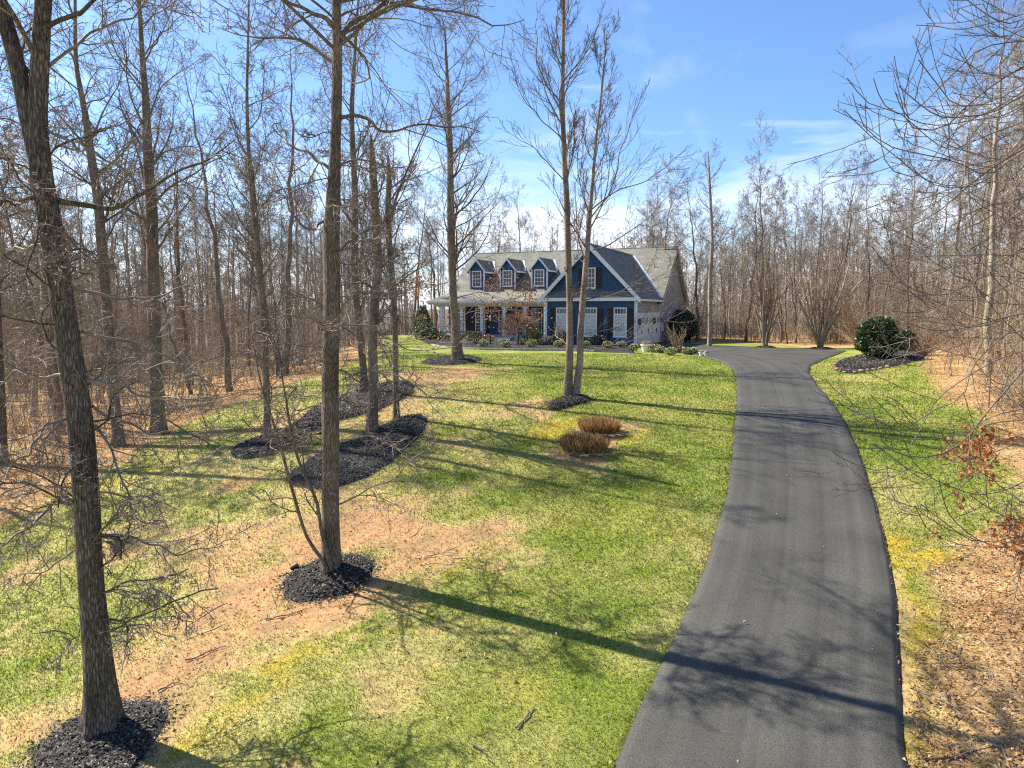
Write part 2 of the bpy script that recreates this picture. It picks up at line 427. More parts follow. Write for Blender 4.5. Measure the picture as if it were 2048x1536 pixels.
def shingle_mat():
    m, nt, N, L, b = new_mat('grey_asphalt_shingles')
    tc = N.new('ShaderNodeTexCoord')
    sep = N.new('ShaderNodeSeparateXYZ'); L.new(tc.outputs['Object'], sep.inputs[0])
    add = N.new('ShaderNodeMath'); add.operation = 'ADD'; L.new(sep.outputs[0], add.inputs[0]); L.new(sep.outputs[1], add.inputs[1])
    cmb = N.new('ShaderNodeCombineXYZ'); L.new(add.outputs[0], cmb.inputs[0]); L.new(sep.outputs[2], cmb.inputs[1])
    br = N.new('ShaderNodeTexBrick'); br.offset = 0.5
    br.inputs['Scale'].default_value = 1.0; br.inputs['Brick Width'].default_value = 0.30; br.inputs['Row Height'].default_value = 0.11
    br.inputs['Mortar Size'].default_value = 0.012; br.inputs['Mortar Smooth'].default_value = 0.3; br.inputs['Bias'].default_value = 0.0
    br.inputs['Color1'].default_value = (0.15, 0.145, 0.12, 1); br.inputs['Color2'].default_value = (0.23, 0.22, 0.18, 1); br.inputs['Mortar'].default_value = (0.09, 0.09, 0.082, 1)
    L.new(cmb.outputs[0], br.inputs['Vector'])
    nz = N.new('ShaderNodeTexNoise'); nz.inputs['Scale'].default_value = 1.1; nz.inputs['Detail'].default_value = 6
    L.new(tc.outputs['Object'], nz.inputs['Vector'])
    r = N.new('ShaderNodeMapRange'); r.inputs['From Min'].default_value = 0.3; r.inputs['From Max'].default_value = 0.7; r.inputs['To Min'].default_value = 0.8; r.inputs['To Max'].default_value = 1.2
    L.new(nz.outputs['Fac'], r.inputs[0])
    mx = N.new('ShaderNodeMix'); mx.data_type = 'RGBA'; mx.blend_type = 'MULTIPLY'; mx.inputs['Factor'].default_value = 1
    L.new(br.outputs['Color'], mx.inputs['A']); L.new(r.outputs[0], mx.inputs['B'])
    L.new(mx.outputs['Result'], b.inputs['Base Color'])
    b.inputs['Roughness'].default_value = 0.95
    bp = N.new('ShaderNodeBump'); bp.inputs['Strength'].default_value = 0.6; bp.inputs['Distance'].default_value = 0.02; bp.invert = True
    L.new(br.outputs['Fac'], bp.inputs['Height']); L.new(bp.outputs[0], b.inputs['Normal'])
    return m
M['shingle'] = shingle_mat()

def asphalt_mat():
    m, nt, N, L, b = new_mat('sealed_asphalt')
    tc = N.new('ShaderNodeTexCoord')
    n1 = N.new('ShaderNodeTexNoise'); n1.inputs['Scale'].default_value = 90; n1.inputs['Detail'].default_value = 3
    n2 = N.new('ShaderNodeTexNoise'); n2.inputs['Scale'].default_value = 0.55; n2.inputs['Detail'].default_value = 4
    L.new(tc.outputs['Object'], n1.inputs[0]); L.new(tc.outputs['Object'], n2.inputs[0])
    la = N.new('ShaderNodeAttribute'); la.attribute_name = 'lane'         # distance across the lane, for roller and tyre streaks
    n3 = N.new('ShaderNodeTexNoise'); n3.noise_dimensions = '1D'; n3.inputs['Scale'].default_value = 2.4; n3.inputs['Detail'].default_value = 3
    L.new(la.outputs['Fac'], n3.inputs['W'])
    cr = N.new('ShaderNodeValToRGB')
    cr.color_ramp.elements[0].position = 0.33; cr.color_ramp.elements[0].color = (0.022, 0.0216, 0.0192, 1)
    cr.color_ramp.elements[1].position = 0.72; cr.color_ramp.elements[1].color = (0.110, 0.107, 0.094, 1)
    L.new(n1.outputs['Fac'], cr.inputs[0])
    s = N.new('ShaderNodeMath'); s.operation = 'ADD'; L.new(n2.outputs['Fac'], s.inputs[0]); L.new(n3.outputs['Fac'], s.inputs[1])
    r = N.new('ShaderNodeMapRange'); r.inputs['From Min'].default_value = 0.7; r.inputs['From Max'].default_value = 1.3; r.inputs['To Min'].default_value = 0.72; r.inputs['To Max'].default_value = 1.32
    L.new(s.outputs[0], r.inputs[0])
    mx = N.new('ShaderNodeMix'); mx.data_type = 'RGBA'; mx.blend_type = 'MULTIPLY'; mx.inputs['Factor'].default_value = 1
    L.new(cr.outputs[0], mx.inputs['A']); L.new(r.outputs[0], mx.inputs['B'])
    L.new(mx.outputs['Result'], b.inputs['Base Color'])
    b.inputs['Roughness'].default_value = 0.72; b.inputs['Specular IOR Level'].default_value = 0.18
    bp = N.new('ShaderNodeBump'); bp.inputs['Strength'].default_value = 0.5; bp.inputs['Distance'].default_value = 0.008
    L.new(n1.outputs['Fac'], bp.inputs['Height']); L.new(bp.outputs[0], b.inputs['Normal'])
    return m
M['asphalt'] = asphalt_mat()
#@@GROUND
# ------------------------------------------------------------------ plan of the place: driveway, beds, woods edges
R = np.random.default_rng
def atl(pxs): return np.array([at(*p) for p in pxs])
dl = atl([(1235, 1534), (1283, 1418), (1324, 1340), (1366, 1248), (1407, 1153), (1432, 1075), (1455, 1000), (1466, 924), (1475, 826), (1475, 761), (1466, 738), (1445, 725), (1422, 717), (1385, 709), (1330, 703)])
dr = atl([(1786, 1534), (1786, 1414), (1778, 1207), (1767, 1116), (1740, 1004), (1716, 924), (1690, 859), (1664, 813), (1628, 771), (1615, 748), (1616, 733), (1641, 722), (1693, 702)])
dl = np.concatenate([[dl[0] + (dl[0] - dl[1]) * 6], dl]); dr = np.concatenate([[[dr[0][0] - 0.5, dr[0][1] - 6, 0]], dr])
YL, XL = dl[:, 1], dl[:, 0]; YR, XR = dr[:, 1], dr[:, 0]
YEND = 62.0
_yy = np.arange(0, YEND + 0.01, 0.25)
_xl = np.interp(_yy, YL, XL); _xr = np.interp(_yy, YR, XR)
ylast_l, ylast_r = YL[-1], YR[-1]
_xl = np.where(_yy > ylast_l, np.interp(_yy, [ylast_l, 53.3, 62], [XL[-1], 9.1, 12.9]), _xl)
_xr = np.where(_yy > ylast_r, np.interp(_yy, [ylast_r, 57.5, 62], [XR[-1], 15.2, 13.6]), _xr)
_kk = np.hanning(9); _kk /= _kk.sum()
_xl = np.convolve(np.pad(_xl, 4, mode='reflect', reflect_type='odd'), _kk, 'valid'); _xr = np.convolve(np.pad(_xr, 4, mode='reflect', reflect_type='odd'), _kk, 'valid')
def drive_l(y): return np.interp(y, _yy, _xl)
def drive_r(y): return np.interp(y, _yy, _xr)
def on_drive(x, y, m=0.0): return (x > drive_l(y) - m) & (x < drive_r(y) + m) & (y < YEND) & (y > -1)

def bed_poly(pxs): return smooth_closed(atl(pxs)[:, :2])
def ring_poly(cx, cy, rx, ry, seed, n=14):
    r = R(seed); th = np.arange(n) * 2 * math.pi / n
    k = 1 + r.uniform(-0.1, 0.1, n)
    return smooth_closed(np.stack([cx + rx * k * np.cos(th), cy + ry * k * np.sin(th)], 1))
BEDS = {
 'leaning_oak': bed_poly([(60, 1536), (75, 1490), (150, 1440), (215, 1410), (290, 1402), (335, 1415), (338, 1440), (310, 1475), (290, 1510), (270, 1560), (200, 1610), (90, 1590)]),
 'tall_tree': bed_poly([(565, 1170), (578, 1150), (620, 1130), (670, 1116), (720, 1112), (748, 1125), (745, 1148), (722, 1170), (700, 1188), (650, 1202), (600, 1208), (570, 1195)]),
 'near_island': bed_poly([(566, 955), (586, 976), (656, 982), (723, 962), (765, 941), (807, 906), (842, 871), (858, 846), (853, 832), (821, 829), (768, 850), (709, 878), (645, 903), (596, 934)]),
 'far_island': bed_poly([(540, 913), (470, 922), (455, 900), (500, 880), (560, 862), (600, 842), (621, 815), (680, 793), (737, 776), (786, 762), (825, 764), (832, 776), (814, 797), (751, 825), (691, 839), (620, 862), (580, 897)]),
 'house_oak': bed_poly([(836, 726), (870, 717), (915, 713), (950, 714), (967, 719), (950, 727), (905, 731), (860, 731)]),
 'poplar': bed_poly([(1092, 818), (1100, 805), (1125, 795), (1160, 792), (1184, 797), (1180, 806), (1150, 812), (1120, 822)]),
 'stone_edged': bed_poly([(1664, 737), (1680, 722), (1715, 712), (1750, 706), (1800, 705), (1860, 706), (1845, 720), (1795, 732), (1740, 742), (1692, 750)]),
 'crape': bed_poly([(1500, 696), (1530, 693.5), (1560, 696), (1530, 698)]),
 'crape2': bed_poly([(1610, 698), (1640, 695.5), (1675, 698), (1640, 701)]),
}
# house frame: u along the front (to the right), v to the back
HX, HY, HROT = 9.22, 53.3, math.radians(-24)
HC, HS = math.cos(math.radians(24)), math.sin(math.radians(24))
def hw(u, v): return (HX + HC * u + HS * v, HY - HS * u + HC * v)
front_edge = atl([(862, 691), (905, 697), (960, 700), (1040, 701), (1140, 702.5), (1250, 706), (1340, 712), (1400, 717.5), (1436, 720)])[:, :2]
BEDS['house_front'] = np.concatenate([front_edge, [hw(1.6, -6.5), hw(0.5, -2.2), hw(0.05, 0.1), hw(-7.1, 0.1), hw(-7.1, 5.0), hw(-20.6, 5.0), hw(-22.2, 5.6)]])
CLUMP_BED = bed_poly([(1118, 905), (1130, 875), (1165, 850), (1195, 832), (1240, 838), (1252, 855), (1240, 880), (1205, 912), (1160, 925), (1130, 922)])

wl_e = atl([(0, 1050), (110, 1000), (200, 955), (280, 905), (345, 862), (450, 815), (560, 772), (680, 738), (770, 697)])
WLY = np.concatenate([[-30, 8], wl_e[:, 1], [75, 90]]); WLX = np.concatenate([[-26, -16], wl_e[:, 0], [-14.0, -13]])
_o = np.argsort(WLY); WLY, WLX = WLY[_o], WLX[_o]
wr_e = atl([(1826, 1536), (1840, 1420), (1862, 1280), (1858, 1150), (1900, 1090), (2040, 1045), (2046, 960), (1960, 860), (1885, 775), (1850, 735), (1850, 708), (1790, 697)])
WRY = np.concatenate([[-10, 5], wr_e[:, 1], [62, 70]]); WRX = np.concatenate([[5.2, 5.3], wr_e[:, 0], [19, 15]])
_o = np.argsort(WRY); WRY, WRX = WRY[_o], WRX[_o]
def woods_left(x, y): return np.interp(y, WLY, WLX) - x                # > 0 inside the woods, metres
def woods_right(x, y): return x - np.interp(y, WRY, WRX)
def woods_back(x, y): return y - np.where(x > 9, 61.5 - 0.0 * x, 84.0)
def woods(x, y): return np.maximum(np.maximum(woods_left(x, y), woods_right(x, y)), woods_back(x, y))

# ------------------------------------------------------------------ what grows where: the real colour of the ground cover
def C3(*c): return np.array(c, float)
GREEN, LUSH, YGREEN, DRY = C3(0.150, 0.195, 0.026), C3(0.100, 0.165, 0.018), C3(0.265, 0.260, 0.060), C3(0.385, 0.335, 0.135)
DIRT, MOSS, LITTER, LITTER2 = C3(0.35, 0.205, 0.098), C3(0.38, 0.275, 0.024), C3(0.42, 0.27, 0.125), C3(0.26, 0.155, 0.07)
def strip(x, y, pxs, w, s=1.0):
    p = [at(*q) for q in pxs]; d = np.full(np.shape(x), 1e9)
    for a, b in zip(p[:-1], p[1:]): d = np.minimum(d, seg_dist(x, y, a, b))
    return s * sstep(w * 1.15, w * 0.05, d + w * 1.1 * (fbm(x * 0.9, y * 0.9, 31, 4) - 0.5) * 2 + 0.5 * w * (fbm(x * 3.7, y * 3.7, 33, 3) - 0.5) * 2)
DIRT_S = [([(235, 1390), (400, 1320), (520, 1260), (600, 1215)], 0.85, 1.0), ([(540, 1190), (640, 1080), (740, 1040)], 1.3, 0.95),
          ([(740, 1040), (880, 1090), (800, 1150), (700, 1200)], 1.1, 0.8), ([(420, 1240), (560, 1130)], 0.7, 0.75), ([(250, 1060), (380, 1110), (520, 1140)], 0.6, 0.45),
          ([(880, 742), (960, 738), (860, 760)], 1.1, 0.85), ([(840, 780), (790, 830)], 1.0, 0.55), ([(1010, 822), (1080, 815)], 0.9, 0.7),
          ([(1110, 905), (1140, 930), (1190, 925)], 0.45, 0.7), ([(1235, 855), (1260, 850)], 0.35, 0.7), ([(620, 870), (700, 850)], 0.6, 0.6),
          ([(1795, 1150), (1800, 1300), (1810, 1450)], 0.25, 0.5), ([(560, 990), (680, 1000)], 0.6, 0.5)]
MOSS_S = [([(340, 1500), (480, 1400), (620, 1290), (720, 1205), (800, 1180), (930, 1120)], 0.45, 0.85), ([(1080, 880), (1130, 850), (1180, 835)], 0.5, 0.8),
          ([(1150, 935), (1220, 915), (1265, 860)], 0.35, 0.95), ([(1100, 828), (1150, 822)], 0.5, 0.6), ([(1800, 1100), (1812, 1200), (1835, 1300), (1850, 1380), (1840, 1480)], 0.8, 1.0),
          ([(600, 880), (720, 838)], 0.5, 0.5), ([(100, 1010), (300, 945)], 0.6, 0.45)]
DRY_S = [([(300, 1536), (700, 1330), (1000, 1200)], 1.6, 0.28), ([(1300, 1330), (1420, 1100), (1450, 950)], 0.7, 0.55), ([(1780, 1030), (1900, 1010), (2048, 1010)], 1.6, 0.95), ([(1800, 1120), (1815, 1300), (1820, 1500)], 0.9, 0.95),
         ([(200, 1010), (500, 930)], 1.6, 0.6), ([(900, 780), (1050, 850), (1000, 1000)], 2.2, 0.55), ([(1000, 1536), (1240, 1440)], 0.8, 0.45), ([(1690, 760), (1800, 745)], 1.0, 0.7)]
LUSH_S = [([(1000, 1330), (1250, 1250)], 1.2, 0.7), ([(1050, 1500), (900, 1440)], 0.8, 0.5), ([(1250, 960), (1400, 940)], 1.5, 0.5), ([(450, 990), (430, 1080)], 1.2, 0.75), ([(1740, 830), (1850, 900)], 2.0, 0.8), ([(800, 700), (1000, 712), (1400, 735)], 3.0, 0.4)]
def masks(x, y):
    x, y = np.asarray(x, float), np.asarray(y, float)
    dirt = np.zeros(x.shape); moss = np.zeros(x.shape); dry = np.zeros(x.shape); lush = np.zeros(x.shape)
    for p, w, s in DIRT_S: dirt = np.maximum(dirt, strip(x, y, p, w * 1.6, min(1, s * 1.15)))
    for p, w, s in MOSS_S: moss = np.maximum(moss, strip(x, y, p, w * 1.3, s))
    for p, w, s in DRY_S: dry = np.maximum(dry, strip(x, y, p, w * 1.3, s))
    for p, w, s in LUSH_S: lush = np.maximum(lush, strip(x, y, p, w * 1.3, s))
    wd = woods(x, y) + 1.6 * (fbm(x * 0.5, y * 0.5, 77, 4) - 0.5)
    lit = sstep(-0.5, 0.6, wd)
    dirt = np.maximum(dirt, 0.8 * np.where(in_poly(x, y, CLUMP_BED), 1, 0))
    moss = moss * sstep(0.40, 0.66, fbm(x * 2.6, y * 2.6, 41, 4) + 0.08) * 0.85
    moss = np.maximum(moss, 0.75 * strip(x, y, [(1805, 1150), (1822, 1250), (1840, 1340), (1840, 1450)], 0.55))
    n = fbm(x * 0.45, y * 0.45, 51, 4)
    dry = np.clip(dry * 0.9 + sstep(0.45, 0.75, n) * 0.34 + 0.02, 0, 1)
    # thin lawn on the left side, drier and barer
    dry = np.clip(dry + 0.5 * sstep(0.5, -6.0, x) * sstep(46, 30, y), 0, 1)
    dirt = np.maximum(dirt, 0.75 * sstep(0.52, 0.68, fbm(x * 0.6, y * 0.6, 83, 4)) * sstep(1.0, -4.0, x) * sstep(44, 34, y))
    return dirt, moss, dry, lush, lit
def cover_colour(x, y):
    dirt, moss, dry, lush, lit = masks(x, y)
    n1, n2 = fbm(x * 0.8, y * 0.8, 61, 4), fbm(x * 3.1, y * 3.1, 63, 3)
    def mix(a, b, t): return a * (1 - t[..., None]) + b * t[..., None]
    one = np.ones(x.shape + (3,))
    c = mix(one * GREEN, one * YGREEN, sstep(0.35, 0.7, n1) * 0.8)
    c = mix(c, one * LUSH, np.clip(lush * 0.8 + sstep(0.6, 0.8, n2) * 0.25, 0, 1))
    c = mix(c, one * DRY, np.clip(dry * sstep(0.25, 0.75, n2 * 0.6 + n1 * 0.5), 0, 1))
    c = mix(c, one * MOSS, moss)
    lit = lit * (1 - 0.8 * moss * sstep(2, 5, x))
    dirt = np.clip(dirt, 0, 1)
    c = mix(c, one * DRY, 0.7 * sstep(0.02, 0.45, dirt))
    c = mix(c, mix(one * DIRT, one * DIRT * C3(0.72, 0.78, 0.85), sstep(0.4, 0.65, fbm(x * 2.2, y * 2.2, 67, 4))), dirt * sstep(0.15, 0.5, n2 * 0.55 + dirt * 0.35))
    l = mix(one * LITTER2, one * LITTER, sstep(0.3, 0.65, fbm(x * 1.3, y * 1.3, 71, 4)))
    c = mix(c, l, lit)
    c = mix(c, one * C3(0.17, 0.14, 0.11), sstep(85, 140, np.hypot(x, y)))
    return c, dirt, lit, dry, moss

# ------------------------------------------------------------------ ground sheet
def spaced(lo, hi, fine, far, grow):
    a = list(np.arange(lo, hi + 1e-6, fine)); s = fine
    while a[-1] < far: s *= grow; a.append(a[-1] + s)
    s = fine
    while a[0] > -far: s *= grow; a.insert(0, a[0] - s)
    return np.array(a)
gx = spaced(-24, 26, 0.24, 3500, 1.13)
gy = spaced(5, 62, 0.24, 3500, 1.13); gy = gy[gy > -300]
GX, GY = np.meshgrid(gx, gy)
GZ = ground_z(GX, GY)
under = on_drive(GX, GY, 0.0)
gc = cover_colour(GX.ravel(), GY.ravel())
GZ = GZ + np.where((np.abs(GX) < 40) & (GY < 70), 0.035 * (fbm(GX * 1.6, GY * 1.6, 91, 3) - 0.5), 0)
GZ = GZ - 0.05 * under
ny, nx = GX.shape
ii = (np.arange(ny - 1)[:, None] * nx + np.arange(nx - 1)[None, :])
Q = np.stack([ii, ii + 1, ii + nx + 1, ii + nx], -1).reshape(-1, 4)
me = raw_mesh('lawn_and_woodland_floor', np.stack([GX, GY, GZ], -1).reshape(-1, 3), Q, None, True, [M['ground']], {'tint': gc[0]})
tag(link('ground', me), 'sloping lawn with bare earth patches and leaf-strewn woodland floor', 'ground', kind='structure')
def gz(x, y):                                                # the height of the finished ground sheet
    return ground_z(x, y) + np.where((np.abs(x) < 40) & (np.asarray(y) < 70), 0.035 * (fbm(np.asarray(x) * 1.6, np.asarray(y) * 1.6, 91, 3) - 0.5), 0)

# ------------------------------------------------------------------ driveway
rows = np.arange(1.0, 61.5, 0.25)
NCOL = 26
V, lane = [], []
for y in rows:
    wob = 0.05 * (fbm(np.array([y * 1.3]), np.array([2.0]), 12, 3)[0] - 0.5), 0.05 * (fbm(np.array([y * 1.3]), np.array([9.0]), 13, 3)[0] - 0.5)
    a, b = drive_l(y) + wob[0], drive_r(y) + wob[1]
    t = np.linspace(0, 1, NCOL)
    x = a + (b - a) * t
    z = ground_z(x, y) + 0.05 + 0.06 * t * sstep(45, 30, y) + 0.03 * np.sin(t * math.pi)
    V.append([(a - 0.10, y, float(ground_z(a, y)) - 0.06)] + [(xx, y, zz) for xx, zz in zip(x, z)] + [(b + 0.05, y, float(z[-1]) - 0.02), (b + 0.20, y, float(ground_z(b, y)) - 0.05)])
    lane.append([0] + list((x - a) if True else x) + [b - a, b - a])
V = np.array(V); nr, ncl, _ = V.shape
ii = (np.arange(nr - 1)[:, None] * ncl + np.arange(ncl - 1)[None, :])
Q = np.stack([ii, ii + 1, ii + ncl + 1, ii + ncl], -1).reshape(-1, 4)
me = raw_mesh('driveway', V.reshape(-1, 3), Q, None, True, [M['asphalt']], {'lane': np.array(lane).ravel()})
tag(link('driveway', me), 'dark curving asphalt driveway leading up to the house', 'driveway', kind='structure')

# ------------------------------------------------------------------ mulch beds
BED_LABEL = {
 'leaning_oak': 'black mulch ring round the thick tree in the lower left corner', 'tall_tree': 'black mulch ring round the tall tree with two saplings',
 'near_island': 'long black mulch island nearer the camera', 'far_island': 'long black mulch island farther back beside the woods',
 'house_oak': 'flat mulch ring under the oak in front of the porch', 'poplar': 'small mulch mound at the foot of the twin-trunked tree',
 'stone_edged': 'mulch bed edged with stones right of the driveway', 'crape': 'thin mulch patch under the left vase-shaped tree at the pavement end',
 'crape2': 'thin mulch patch under the right vase-shaped tree at the pavement end', 'house_front': 'mulch planting bed along the front of the blue house'}
BED_OBJ = {}
def bed_height(x, y, poly, h, dist=None):
    d = poly_dist(x, y, poly) if dist is None else dist
    return h * (1 - np.exp(-d / 0.28)) + 0.03 * sstep(0, 0.15, d)
BED_H = {'house_front': 0.10, 'near_island': 0.10, 'far_island': 0.10, 'stone_edged': 0.14, 'poplar': 0.16, 'crape': 0.10, 'crape2': 0.10}
for key, poly in BEDS.items():
    step = 0.11 if key in ('leaning_oak', 'tall_tree', 'poplar', 'near_island', 'house_oak') else (0.3 if key == 'house_front' else 0.16)
    x0, y0 = poly.min(0) - 0.3; x1, y1 = poly.max(0) + 0.3
    X, Y = np.meshgrid(np.arange(x0, x1, step), np.arange(y0, y1, step))
    ins = in_poly(X, Y, poly); d = poly_dist(X, Y, poly)
    sd_ = np.where(ins, d, -d) + 0.10 * (fbm(X * 4, Y * 4, 19, 2) - 0.5)
    Z = gz(X, Y) + np.where(sd_ > 0, bed_height(X, Y, poly, BED_H.get(key, 0.14), np.clip(sd_, 0, 9)), sd_ * 0.4)
    Z = Z + np.where(sd_ > 0, 0.05 * (fbm(X * 5, Y * 5, 23, 3) - 0.5), 0)
    keep = (sd_[:-1, :-1] > -step * 1.2)
    n_x = X.shape[1]
    ii = (np.arange(X.shape[0] - 1)[:, None] * n_x + np.arange(n_x - 1)[None, :])[keep]
    Q = np.stack([ii, ii + 1, ii + n_x + 1, ii + n_x], -1)
    ox, oy = poly.mean(0)
    used = np.unique(Q); remap = np.zeros(X.size, int); remap[used] = np.arange(len(used))
    Vb = np.stack([X - ox, Y - oy, Z], -1).reshape(-1, 3)[used]
    o = link('mulch_bed', raw_mesh('mulch_bed', Vb, remap[Q], None, True, [M['mulch']]), None, (ox, oy, 0))
    tag(o, BED_LABEL[key], 'mulch bed', kind='structure')
    BED_OBJ[key] = o
    # loose chips on top
    r = R(len(key) * 7 + 3); area = (x1 - x0) * (y1 - y0)
    n = int(min(16000, area * (1500 if step == 0.11 else 260)))
    px, py = r.uniform(x0, x1, n), r.uniform(y0, y1, n)
    dd_ = poly_dist(px, py, poly); inn = in_poly(px, py, poly); k = inn | (dd_ < 0.30 * r.random(len(px)) ** 3); px, py, inn = px[k], py[k], inn[k]; n = len(px)
    zz = gz(px, py) + np.where(inn, bed_height(px, py, poly, BED_H.get(key, 0.14)), 0.005) + 0.05 * (fbm(px * 5, py * 5, 23, 3) - 0.5) + 0.006
    a = r.uniform(0, 6.28, n); ln = r.uniform(0.009, 0.030, n) * (1.0 if step == 0.11 else 1.6); wd = ln * r.uniform(0.25, 0.5, n)
    tx = np.stack([np.cos(a) * ln, np.sin(a) * ln, r.normal(0, 0.35, n) * ln], -1); ty = np.stack([-np.sin(a) * wd, np.cos(a) * wd, r.normal(0, 0.5, n) * wd], -1)
    c = np.stack([px - ox, py - oy, zz + 0.01], -1)
    VV = np.stack([c - tx - ty, c + tx - ty, c + tx + ty, c - tx + ty], 1).reshape(-1, 3)
    tint = np.repeat(np.where((r.random(n) < 0.2)[:, None], C3(0.17, 0.135, 0.10), C3(0.042, 0.039, 0.036)) * r.uniform(0.5, 1.8, (n, 1)), 4, 0)
    tag(link('bark_chips', raw_mesh('bark_chips', VV, np.arange(4 * n).reshape(-1, 4), None, False, [M['chips']], {'tint': tint}), o), kind='stuff')
def bed_top(key, x, y):
    x, y = np.array([x]), np.array([y]); p = BEDS[key]
    return float(gz(x, y)[0] + (bed_height(x, y, p, BED_H.get(key, 0.14))[0] if in_poly(x, y, p)[0] else 0))
def any_bed(x, y):
    m = np.zeros(np.shape(x), bool)
    for p in BEDS.values(): m |= in_poly(x, y, p)
    return m

# stones round the right-hand bed, each a piece of that bed
r = R(404)
def rock_mesh(seed, s):
    rr = R(seed)
    me = bpy.data.meshes.new('stone')
    import bmesh
    bm = bmesh.new(); bmesh.ops.create_icosphere(bm, subdivisions=2, radius=1)
    sx, sy, sz = s
    for v in bm.verts:
        k = 1 + 0.28 * (float(fbm(np.array([v.co.x * 1.7 + seed]), np.array([v.co.y * 1.7 + v.co.z * 2.3]), seed, 2)[0]) - 0.5) * 2
        v.co = Vector((v.co.x * sx * k, v.co.y * sy * k, v.co.z * sz * k))
    bm.to_mesh(me); bm.free(); me.materials.append(M['stone']); me.shade_smooth(); return me
rock_meshes = [rock_mesh(s, (0.14, 0.11, 0.08)) for s in (1, 2, 3, 4)]
sp = BEDS['stone_edged']; bo = BED_OBJ['stone_edged']
i = 0; last = None; cnt = 0
for p in np.concatenate([sp, sp[:1]]):
    if last is not None and np.hypot(*(p - last)) < 0.33: continue
    last = p
    if p[0] > sp[:, 0].min() + 0.55 * np.ptp(sp[:, 0]) * 0.75: continue
    o = link('stone', rock_meshes[cnt % 4], bo, (p[0] - bo.location.x, p[1] - bo.location.y, float(gz(p[0], p[1])) + 0.06), r.uniform(0, 6))
    k = r.uniform(0.75, 1.25); o.scale = (k, k * r.uniform(0.8, 1.2), k); cnt += 1
# edging blocks along the front bed
r = R(405); bo = BED_OBJ['house_front']
fe = resample(np.concatenate([front_edge, np.zeros((len(front_edge), 1))], 1), 240)[:, :2]
mbk = MB().box((-0.20, -0.10, -0.10), (0.20, 0.10, 0.13), 0.012)
blk = raw_mesh('edging_block', np.concatenate(mbk.v), mbk.q, None, False, [M['kerb']])
L = np.concatenate([[0], np.cumsum(np.hypot(*np.diff(fe, axis=0).T))])
for s in np.arange(0.3, L[-1] * 0.62, 0.43):
    x, y = np.interp(s, L, fe[:, 0]), np.interp(s, L, fe[:, 1]); x2, y2 = np.interp(s + 0.1, L, fe[:, 0]), np.interp(s + 0.1, L, fe[:, 1])
    link('edging_block', blk, bo, (x - bo.location.x, y - bo.location.y, float(gz(x, y))), math.atan2(y2 - y, x2 - x) + r.normal(0, 0.03))
#@@HOUSE
# ------------------------------------------------------------------ the house
house = empty('house', (HX, HY, 0.0), 'navy blue house with three dormers, white-columned porch and grey shingle roof', 'house', rz=HROT)
EAVE, WW, WC = 3.62, 7.15, -3.575
V1, VR, VB = 7.4, 13.4, 19.4                # main wall, ridge and back wall
ZE, KM = 3.70, 0.80                         # main slope: z = ZE + KM (v - V1)
ZR = ZE + KM * (VR - V1)
UL = -20.0                                  # left end wall
def main_z(v): return ZE + KM * (v - V1)

def lap(mb, f, z0, z1, rng, out=0.03, h=0.18):
    """lapped boards between z0 and z1; rng(z) -> (a, b) along the wall, f(a, off, z) -> point"""
    z = z0
    while z < z1 - 0.01:
        zt = min(z + h, z1)
        a0, b0 = rng(z); a1, b1 = rng(zt)
        if b0 - a0 < 0.03: break
        mb.add([f(a0, out, z), f(b0, out, z), f(b1, 0.004, zt), f(a1, 0.004, zt), f(a0, 0, z), f(b0, 0, z)], [(0, 1, 2, 3), (4, 5, 1, 0)])
        z = zt
fr = lambda v: (lambda a, o, z: (a, v - o, z))        # wall facing the front at depth v
rt = lambda u: (lambda a, o, z: (u + o, a, z))        # wall facing right at u
lf = lambda u: (lambda a, o, z: (u - o, a, z))
# walls
mb = MB(); lap(mb, fr(0.0), 0.0, EAVE, lambda z: (-WW, 0))
KW = (7.68 - EAVE) / (WW / 2 + 0.34)
lap(mb, fr(0.0), EAVE, 7.45, lambda z: (WC - (7.55 - z) / KW, WC + (7.55 - z) / KW))
mb.build('front_wall', M['blue'], house)
mb = MB(); lap(mb, rt(0.0), 0.0, EAVE, lambda z: (0, V1 + 0.8)); lap(mb, rt(0.0), 0.0, ZE, lambda z: (V1 + 0.8, VB))
lap(mb, rt(0.0), ZE, ZR - 0.15, lambda z: (V1 + (z - ZE) / KM, VB - (z - ZE) / KM))
o = mb.build('side_wall', M['grey_siding'], house); o["label"] = "shaded mauve-grey siding of the garage end"
mb = MB(); lap(mb, fr(V1), 0.5, 4.2, lambda z: (UL, -WW)); mb.build('porch_wall', M['blue'], house)
mb = MB(); lap(mb, lf(UL), 0.0, ZE, lambda z: (V1, VB)); lap(mb, lf(UL), ZE, ZR - 0.15, lambda z: (V1 + (z - ZE) / KM, VB - (z - ZE) / KM))
mb.build('left_wall', M['blue'], house)
mb = MB(); lap(mb, lf(-WW), 0.0, EAVE, lambda z: (0, V1)); mb.build('wing_side_wall', M['blue'], house)
mb = MB(); mb.box((UL, VB - 0.1, 0), (0, VB, ZE)); mb.build('back_wall', M['blue'], house)
